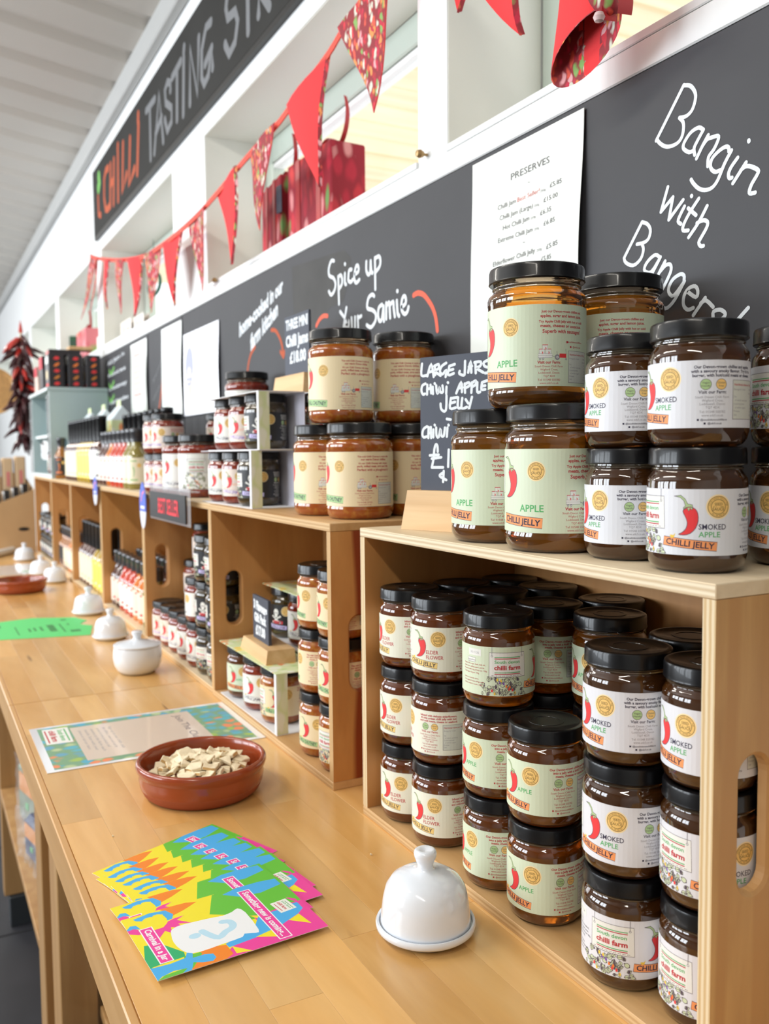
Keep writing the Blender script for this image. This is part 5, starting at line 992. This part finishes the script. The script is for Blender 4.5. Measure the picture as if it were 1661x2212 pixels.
def pennant(L_, R_, T_, red, k, yy=BYP, parent=t, o0=o0):
    A_, B_, C_ = (on_y(*p, yy) - o0 for p in (L_, R_, T_)); n = 10; vs = []; rows = []
    for s_ in (0, 1):
        for j in range(n + 1):
            f = j / n; m_ = max(1, 5)
            for i in range(m_ + 1):
                g = i / m_; p = A_.lerp(B_, g).lerp(C_, f); wob = 0.007 * sin(g * 3.0 + k) * (1 - f) + 0.010 * sin(f * 3 + k * 1.7) * f
                vs.append((p.x + 0.004 * sin(f * 5 + k) * f, p.y + wob - 0.0035 + (0.0018 if s_ else 0), p.z))
    mb = MB(); w_ = 6; N_ = (n + 1) * w_; fs = []
    mb.v = vs
    for j in range(n):
        for i in range(5):
            a0 = j * w_ + i; mb.f.append([a0, a0 + w_, a0 + w_ + 1, a0 + 1]); mb.m.append(0); mb.f.append([N_ + a0, N_ + a0 + 1, N_ + a0 + w_ + 1, N_ + a0 + w_]); mb.m.append(1)
        for i in (0, 5): a0 = j * w_ + i; mb.f.append([a0, N_ + a0, N_ + a0 + w_, a0 + w_]); mb.m.append(1)
    o = mb.build('pennant', [REDF, CHP] if red else [CHP, REDF], parent, True, 60, fix=True)
    if red:   # printed lining showing along the right hem
        e = MB(); V = []
        for j in range(n + 1):
            x, y, z = vs[j * w_ + 5]; f = j / n; V += [(x - 0.0005, y - 0.0012, z), (x + 0.0075 * (1 - 0.6 * f), y + 0.004, z + 0.001)]
        e.add(V, [(2 * j, 2 * j + 2, 2 * j + 3, 2 * j + 1) for j in range(n)]); e.build('hem', CHP, parent)
for k, (L_, R_, T_, red) in enumerate((((197, 553), (211, 558), (176, 690), 0), ((204, 556), (216, 560), (203, 676), 0), ((223, 561), (240, 562), (232, 668), 1), ((250, 562), (271, 560), (256, 678), 0), ((281, 559), (305, 554), (294, 685), 1), ((318, 549), (344, 534), (336, 676), 0), ((356, 526), (392, 497), (375, 660), 1), ((405, 486), (447, 443), (434, 630), 0),
     ((466, 421), (516, 361), (510, 573), 1), ((541, 334), (600, 266), (568, 500), 0), ((627, 228), (706, 123), (681, 404), 1), ((742, 62), (838, -82), (808, 243), 0), ((935, -130), (1015, -150), (1013, 30), 1), ((985, -70), (1110, -130), (1134, 76), 1))):
    pennant(L_, R_, T_, red, k)
# wide end flag, rolled and tied with ribbon at the right
t = thing('rolled_pennant', 'large red pennant rolled open with print lining and knotted ribbon, top right', 'bunting', (0.195, 0.150, 1.695))
mb = MB(); n = 28; rows = 9
def ring_pt(a_, f, dr=0.0):
    rx, rz = (0.050 + 0.004 * f) + dr, (0.0165 - 0.002 * f) + dr * 0.6; x = rx * cos(a_); z = rz * sin(a_); c, s_ = cos(radians(20)), sin(radians(20))
    return (x * c - z * s_ + 0.006 * f, -0.012 * sin(a_) * (1 - f) + 0.010 * f, x * s_ + z * c - 0.002 + f * 0.115)
for lay, dr in ((0, 0), (1, -0.0016)):
    for j in range(rows):
        for k in range(n): mb.v.append(ring_pt(2 * pi * k / n, j / (rows - 1), dr))
N_ = n * rows
for lay in (0, 1):
    for j in range(rows - 1):
        for k in range(n): a0, b0 = lay * N_ + j * n + k, lay * N_ + j * n + (k + 1) % n; mb.f.append([a0, b0, b0 + n, a0 + n] if lay == 0 else [b0, a0, a0 + n, b0 + n]); mb.m.append(lay)
for k in range(n): mb.f.append([k, N_ + k, N_ + (k + 1) % n, (k + 1) % n]); mb.m.append(1)
mb.build('cloth', [REDF, CHP], t, True, 60)
mb = MB().tube(smooth_pts([(0.028, -0.012, 0.105), (0.030, -0.016, 0.070), (0.036, -0.018, 0.040), (0.046, -0.016, 0.018), (0.054, -0.012, 0.004)], 3), [0.013] * 6 + [0.012] * 3 + [0.011, 0.010, 0.008, 0.005], 14); mb.build('printed_roll', CHP, t, True, 60)
mb = MB(); V = []
for k in range(17):
    a_ = -0.6 + k * 4.2 / 16; cx_, cz = 0.062 + 0.011 * cos(a_), 0.006 + 0.020 * sin(a_); V += [(cx_, -0.024, cz), (cx_ + 0.003, -0.010, cz)]
mb.add(V, [(2 * k, 2 * k + 2, 2 * k + 3, 2 * k + 1) for k in range(16)]); RIB = mat('satin_ribbon', (0.50, 0.035, 0.04), 0.35, sheen=0.5); mb.build('ribbon_loop', RIB, t, True, 60)
MB().lathe([(0, -0.005), (0.004, -0.0035), (0.0055, 0), (0.004, 0.0035), (0, 0.005)], 14, cx=0.050, cy=-0.026, cz=0.0).build('knot', mat('knot_plastic', (0.75, 0.55, 0.55), 0.3, coat=0.5), t, True)

# ------------------------------------------------------------------ things standing in the window recesses
CHBIG = printed('big_chilli_print', (0.34, 0.012, 0.03), [(0.62, 0.03, 0.05), (0.70, 0.05, 0.05), (0.80, 0.32, 0.32), (0.16, 0.36, 0.10), (0.55, 0.02, 0.05), (0.62, 0.04, 0.06)], 48)
def gift_bag(name, label, x, y, z, w, h, d, rz, ribs, mat_=CHBIG):
    t = thing(name, label, 'gift bag', (x, y, z), rz, 'chilli print gift bags'); MB().box(-w / 2, w / 2, -d / 2, d / 2, 0, h, bev=0.003).build('bag', mat_, t)
    for k, u in enumerate(ribs): MB().box(u - 0.009, u + 0.009, -d / 2 - 0.0016, -d / 2 - 0.0004, 0, h - 0.001).build('ribbon', RIB, t)
    mb = MB(); V = []
    for k in range(15): a_ = pi * k / 14; V += [(ribs[-1] - 0.03 + 0.035 * cos(a_), -0.006, h + 0.028 * sin(a_)), (ribs[-1] - 0.03 + 0.035 * cos(a_), 0.006, h + 0.028 * sin(a_))]
    mb.add(V, [(2 * k, 2 * k + 2, 2 * k + 3, 2 * k + 1) for k in range(14)]); mb.build('handle', RIB, t, True)
    V = []; mb = MB()
    for k in range(10): f = k / 9; V += [(ribs[-1] + 0.01 + 0.055 * sin(f * 1.9), -0.005 - 0.01 * f, h + 0.078 * f ** 1.4), (ribs[-1] + 0.016 + 0.055 * sin(f * 1.9) - 0.01 * f, 0.004 - 0.01 * f, h + 0.078 * f ** 1.4)]
    mb.add(V, [(2 * k, 2 * k + 2, 2 * k + 3, 2 * k + 1) for k in range(9)]); mb.build('ribbon_tail', RIB, t, True); return t
gift_bag('gift_bag', 'red chilli print gift bag with ribbon tail in the second window, right of its pair', -0.745, 0.300, ZS + 0.0005, 0.190, 0.168, 0.075, 0.05, (-0.045, 0.045))
gift_bag('gift_bag', 'red chilli print gift bag left of its pair in the second window', -0.945, 0.300, ZS + 0.0005, 0.150, 0.165, 0.075, -0.1, (-0.03, 0.03))
t = thing('gift_tag', 'small dark swing tag hanging on the left gift bag', 'tag', (-0.872, 0.2520, ZS + 0.085), 0.1); MB().box(-0.012, 0.012, -0.001, 0.001, 0, 0.055, bev=0.0004).build('card', SLATE, t)
gift_bag('gift_bag', 'pink chilli print gift bag in the fourth window at the picture\'s left', -3.42, 0.300, ZS + 0.0005, 0.24, 0.16, 0.07, 0, (-0.03, 0.04), printed('pink_chilli_print', (0.75, 0.22, 0.25), CH, 30))
for x, w, h, m_, lab in ((-3.92, 0.15, 0.155, mat('grey_box', (0.22, 0.22, 0.25), 0.6, noise=0.3, nscale=40), 'grey printed box in the fourth window beside the green one'), (-3.76, 0.10, 0.17, mat('green_box', (0.04, 0.12, 0.07), 0.5), 'dark green box in the fourth window beside the pink bag')):
    t = thing('box', lab, 'box', (x, 0.30, ZS + 0.0005)); MB().box(-w / 2, w / 2, -0.04, 0.04, 0, h, bev=0.002).build('carton', m_, t); MB().box(-w / 2 - 0.001, w / 2 + 0.001, -0.041, 0.041, h * 0.8, h * 0.82).build('lid_seam', OUT, t)
for i, (x, w, h) in enumerate(((-2.95, 0.20, 0.085), (-2.70, 0.17, 0.075), (-2.47, 0.18, 0.08), (-2.26, 0.15, 0.07))):
    t = thing('card', 'pale greeting card, %s along the third window sill' % ('leftmost', 'second from the left', 'third from the left', 'rightmost')[i], 'card', (x, 0.27, ZS + 0.0006), 0, 'pale cards on the third window sill')
    MB().box(-w / 2, w / 2, 0, 0.0008, 0, h).build('front', mat('ivory_card', (0.84, 0.80, 0.74), 0.6), t); MB().box(-w / 2, w / 2, 0.02, 0.0208, 0, h).build('back', MATS['ivory_card'], t)
    a = Art(); a.disc(-w * 0.2, h * 0.6, 0.018, GOLD2, 14); a.rect(0, w * 0.4, h * 0.55, h * 0.62, INKR); a.rect(-w * 0.1, w * 0.4, h * 0.3, h * 0.36, INKF); link('print', a.to_mesh('print', lambda u, v, l: (u, -0.0002 - 0.00001 * l, v)), t)
t = thing('green_ring', 'dark green ring hanging in the third window behind a pennant', 'ring', (-2.36, 0.352, 1.915)); mb = MB().tube([(0.085 * cos(2 * pi * k / 24), 0, 0.036 * sin(2 * pi * k / 24)) for k in range(24)], 0.006, 8, close=True); mb.build('hoop', mat('dark_green_wire', (0.01, 0.12, 0.08), 0.4), t, True); MB().tube([(0, 0, 0.042), (0, 0, 0.157)], 0.0012, 6).build('thread', MATS['dark_green_wire'], t)

# ------------------------------------------------------------------ blue cabinet, boxes and gable cartons
BLUE = mat('pale_blue_grey_paint', (0.42, 0.53, 0.54), 0.5, noise=0.05, nscale=8); BLUEW = mat('cabinet_edge_white', (0.74, 0.78, 0.78), 0.5)
cx0, cx1, cz0, cz1 = -3.04, -2.50, ZC + 0.0002, 1.552
t = thing('blue_cabinet', 'pale blue grey open cabinet standing on the farthest crate', 'cabinet', (cx0, 0.0, cz0)); w = cx1 - cx0; h = cz1 - cz0
side_panel(0, 0.205, 0.0, h - 0.014, w - 0.014, w, hy=0.045, hz=h * 0.32, hw=0.016, hh=0.04).build('side_panel', [BLUE, BLUEW], t, fix=True)
side_panel(0, 0.205, 0.0, h - 0.014, 0, 0.014, hy=0.045, hz=h * 0.32, hw=0.016, hh=0.04).build('side_panel', [BLUE, BLUEW], t, fix=True)
MB().box(-0.01, w + 0.002, -0.008, 0.205, h - 0.0135, h, 0, 1, bev=0.002).build('top_panel', [BLUE, BLUEW], t); MB().box(0.0145, w - 0.0145, 0, 0.205, 0, 0.014, 0, 1).build('bottom_panel', [BLUE, BLUEW], t)
MB().box(0.0145, w - 0.0145, 0.195, 0.204, 0.0145, h - 0.014).build('back_panel', BLUE, t); MB().box(0.0145, w - 0.0145, 0.01, 0.194, 0.15, 0.160, 0, 1).build('shelf', [BLUE, BLUEW], t)
SIL = mat('silver_bead', (0.75, 0.75, 0.76), 0.2, metal=1.0)
for x in (0.007, w - 0.007):
    mb = MB()
    for k in range(26): mb.lathe([(0, -0.005), (0.004, -0.0025), (0.0045, 0), (0.004, 0.0025), (0, 0.005)], 8, cx=x, cy=-0.0055, cz=0.02 + k * 0.011)
    o = mb.build('bead_string', SIL, t, True); o['kind'] = 'stuff'
jar('extreme', 0, -2.64, 0.05, cz0 + 0.0142, -10, 'black skull label jar on the lower shelf of the blue cabinet', 'jars in the blue cabinet')
jar('hotjam', 0, -2.74, 0.05, cz0 + 0.0142, -10, 'pink label jam jar on the lower shelf of the blue cabinet', 'jars in the blue cabinet')
t = thing('straw_bundle', 'golden straw bundle in a white dish on the blue cabinet\'s upper shelf', 'ornament', (-2.62, 0.05, cz0 + 0.1602)); MB().lathe([(0, 0), (0.02, 0), (0.03, 0.012), (0.028, 0.014), (0, 0.008)], 20).build('dish', CERAM, t, True)
MB().lathe([(0.006, 0.011), (0.018, 0.02), (0.024, 0.045), (0.014, 0.068), (0.018, 0.085), (0.006, 0.098), (0, 0.1)], 12).build('straw', mat('golden_straw', (0.72, 0.42, 0.10), 0.7, noise=0.3, nscale=60, bump=1, bscale=200), t, True)
BXB = mat('black_box_card', (0.025, 0.022, 0.026), 0.4)
for i, (y, ww) in enumerate(((0.022, 0.036), (0.088, 0.034), (0.151, 0.034))):
    t = thing('chilli_box', 'tall black box with painted chillies, %s on the blue cabinet' % ('leftmost', 'middle', 'rightmost')[i], 'box', (-2.545, y, cz1 + 0.0003), 0, 'tall black chilli boxes'); hh = 0.118
    MB().box(-0.05, 0.042, -ww * 0.55, ww * 0.9, 0, hh, bev=0.0015).build('carton', BXB, t)
    a = Art()
    for k in range(5): c_ = (RED, flat('pepper_orange', (0.85, 0.22, 0.04)), RED, flat('burnt_orange', (0.62, 0.22, 0.04)), RED)[k]; v = 0.103 - 0.0225 * k; a.poly([(-0.011, v - 0.003), (-0.003, v + 0.006), (0.008, v + 0.005), (0.011, v - 0.001), (0.002, v - 0.007)] if k % 2 == 0 else [(-0.011, v - 0.007), (-0.004, v + 0.002), (0.009, v + 0.008), (0.010, v + 0.001), (0.0, v - 0.007)], c_)
    link('print', a.to_mesh('print', lambda u, v, l: (0.0423 + 0.00002 * l, u + ww * 0.2, v)), t)
    a = Art(); a.rect(-0.04, 0.034, 0.085, 0.11, CARDW); a.disc(-0.005, 0.045, 0.018, GOLD2, 12); a.rect(-0.03, 0.03, 0.004, 0.014, RED); link('print', a.to_mesh('print', lambda u, v, l: (u, -ww * 0.55 - 0.0003 - 0.00002 * l, v)), t)
t = thing('chilli_box', 'black flat box lying across the tall chilli boxes', 'box', (-2.60, 0.06, cz1 + 0.1188)); MB().box(-0.02, 0.055, -0.05, 0.06, 0, 0.020, bev=0.0015).build('carton', BXB, t); MB().box(-0.018, 0.053, -0.0512, -0.0503, 0.004, 0.016).build('end_label', INKR, t)
t = thing('wood_slab', 'small plain wooden slab on top of the black boxes', 'block', (-2.575, 0.115, cz1 + 0.1392)); MB().box(-0.03, 0.03, -0.035, 0.05, 0, 0.014, bev=0.002).build('block', BLOCK, t)
for i, (x, y, hh, lab) in enumerate(((-2.70, 0.03, 0.125, 'dark box behind the leftmost chilli box on the blue cabinet'), (-2.86, 0.03, 0.10, 'red and white picture box at the far left of the blue cabinet'))):
    t = thing('box', lab, 'box', (x, y, cz1 + 0.0003)); MB().box(-0.045, 0.045, -0.03, 0.05, 0, hh, bev=0.002).build('carton', BXB if i == 0 else mat('pale_picture_box', (0.70, 0.55, 0.48), 0.6, noise=0.3, nscale=25), t); MB().box(-0.046, 0.046, -0.0312, -0.0304, hh * 0.62, hh * 0.98).build('header', flat('deep_red', (0.55, 0.02, 0.04)), t)
GAB = mat('gable_carton_pale', (0.62, 0.70, 0.74), 0.6)
for i, x in enumerate((-2.365, -2.11, -1.865)):
    t = thing('gable_carton', 'pale green and blue gable topped carton behind the bottles, %s' % ('left', 'middle', 'right')[i], 'carton', (x, 0.116, ZC + 0.0003), 0, 'gable topped cartons'); w, d, h, g = 0.060, 0.034, 0.185, 0.228
    mb = MB(); mb.box(-w, w, -d, d, 0, h); mb.build('carton_body', PRINT, t)
    mb = MB(); mb.add([(-w, -d, h), (w, -d, h), (w, d, h), (-w, d, h), (-w * 0.8, 0, g), (w * 0.8, 0, g)], [(0, 1, 5, 4), (1, 2, 5), (2, 3, 4, 5), (3, 0, 4), (0, 3, 2, 1)]); mb.build('gable_roof', GAB, t)
    MB().box(-w * 0.45, w * 0.45, -0.0015, 0.0015, g - 0.004, g + 0.018, bev=0.001).build('handle_tab', PRINT, t)

# ------------------------------------------------------------------ far end: cardboard display box, packets, chilli string
KRAFT = mat('brown_cardboard', (0.50, 0.32, 0.16), 0.8, noise=0.06, nscale=20)
X0, X1, Y0, Y1 = -3.62, -3.12, -0.30, 0.008
t = thing('cardboard_box', 'brown cardboard display box standing on the counter beyond the last crate', 'box', (X1, Y0, 0.9003)); w, d = X1 - X0, Y1 - Y0; k = 0.004
def wall(nm, pts, th):
    mb = MB(); n_ = len(pts); mb.add([tuple(p) for p in pts] + [tuple(Vector(p) + Vector(th)) for p in pts], [tuple(range(n_))[::-1], tuple(range(n_, 2 * n_))] + [(i, (i + 1) % n_, n_ + (i + 1) % n_, n_ + i) for i in range(n_)]); mb.build(nm, KRAFT, t, fix=True)
wall('front_wall', [(0, 0, 0), (0, d, 0), (0, d, 0.265), (0, 0, 0.150)], (-k, 0, 0)); wall('back_wall', [(-w, 0, 0), (-w, d, 0), (-w, d, 0.34), (-w, 0, 0.24)], (k, 0, 0))
wall('side_wall', [(-k, 0, 0), (-w + k, 0, 0), (-w + k, 0, 0.24), (-k, 0, 0.150)], (0, k, 0)); wall('side_wall', [(-k, d, 0), (-w + k, d, 0), (-w + k, d, 0.34), (-k, d, 0.265)], (0, -k, 0)); wall('floor_flap', [(-k, k, 0), (-w + k, k, 0), (-w + k, d - k, 0), (-k, d - k, 0)], (0, 0, 0.003))
MB().lathe([(0.0001, 0), (0.013, 0), (0.013, 0.0006), (0.0001, 0.0006)], 20, sy=1.0).build('hand_slot', flat('slot_black', (0.004, 0.004, 0.004)), t).matrix_local = Matrix.Translation((0.0002, 0.262, 0.100)) @ Matrix.Rotation(radians(90), 4, 'Y') @ Matrix.Diagonal((0.6, 1.7, 1, 1))
for i in range(7):
    q = thing('striped_packet', 'black and white striped packet, %s from the right in the cardboard box' % nth[i], 'packet', (X1 - 0.05, Y1 - 0.030 - 0.036 * i, 0.9045 + 0.010), 0, 'striped packets in the cardboard box'); hh = 0.275 - 0.013 * i
    MB().box(-0.10, 0, -0.011, 0.011, 0, hh, bev=0.003).build('packet', mat('glossy_black_packet', (0.02, 0.022, 0.025), 0.25, coat=0.5), q); MB().box(-0.09, 0.0006, -0.0125, -0.0114, 0, hh * 0.97).build('white_band', mat('packet_white', (0.8, 0.8, 0.8), 0.4), q)
for i in range(5):
    hh = 0.40 - 0.006 * i; q = thing('kraft_packet', 'tall brown paper packet, %s from the right at the back of the cardboard box' % nth[i], 'packet', (X1 - 0.22, Y1 - 0.032 - 0.052 * i, 0.9045), 0, 'brown paper packets in the cardboard box')
    MB().box(-0.05, 0.03, -0.021, 0.021, 0, hh, bev=0.004).build('packet', mat('kraft_paper', (0.66, 0.46, 0.27), 0.75), q); MB().box(0.0302, 0.0308, -0.006, 0.008, 0.27, hh - 0.06).build('red_strip', INKR, q)
DRY = mat('dried_chilli', (0.050, 0.009, 0.012), 0.35, coat=0.4, noise=0.4, nscale=12); DRR = mat('bright_dried_chilli', (0.50, 0.03, 0.02), 0.35, coat=0.4); STRAW = mat('raffia', (0.70, 0.48, 0.22), 0.8)
t = thing('chilli_string', 'long string of dark dried chillies hanging at the far left', 'dried chillies', (-3.34, 0.000, 1.36)); rnd = random.Random(5)
MB().tube([(0, 0, 0.02), (0.004, 0, 0.25), (0, 0, 0.495)], 0.004, 8).build('cord', STRAW, t, True)
cm = []
for k in range(4):
    P_ = [(0.006 * k * 0, 0, 0), (0.004, 0, -0.02), (0.010 + 0.003 * k, 0, -0.045), (0.012 + 0.006 * k, 0.003, -0.07), (0.010 + 0.010 * k, 0.004, -0.09)]
    cm.append([MB().tube(smooth_pts(P_, 2), [0.003, 0.007, 0.0095, 0.0105, 0.010, 0.008, 0.006, 0.004, 0.0015], 8).mesh('dried_chilli', m_, True) for m_ in (DRY, DRR)])
for k in range(150):
    f = k / 150; z = 0.47 - 0.44 * f; a_ = k * 2.4; r_ = 0.006 + 0.010 * rnd.random()
    link('dried_chilli', cm[k % 4][1 if rnd.random() < (0.16 if f < 0.5 else 0.02) else 0], t, (r_ * cos(a_), r_ * sin(a_), z + rnd.uniform(-0.01, 0.01)), (rnd.uniform(-0.5, 0.5), rnd.uniform(-0.75, -0.05) if cos(a_) > 0 else rnd.uniform(0.05, 0.75), a_))
MB().lathe([(0, 0), (0.010, 0.0), (0.006, 0.03), (0, 0.055)], 10, cz=0.485).build('red_tip', DRR, t, True)
t = thing('woven_tray', 'round woven tray hanging beside the dried chillies at the far left edge', 'tray', (-3.44, -0.115, 1.595)); mb = MB().lathe([(0, 0.0), (0.085, 0.0), (0.100, 0.012), (0.104, 0.012), (0.100, -0.004), (0, -0.004)], 36); mb.v = [(z, x, y) for x, y, z in mb.v]; mb.build('tray', mat('wicker', (0.62, 0.36, 0.14), 0.8, noise=0.3, nscale=60, bump=1, bscale=150), t, True)
MB().tube([(0.006, 0, 0.10), (0.0, 0.01, 0.22), (0.0, 0.02, 0.30)], 0.002, 6).build('hanging_cord', STRAW, t, True)
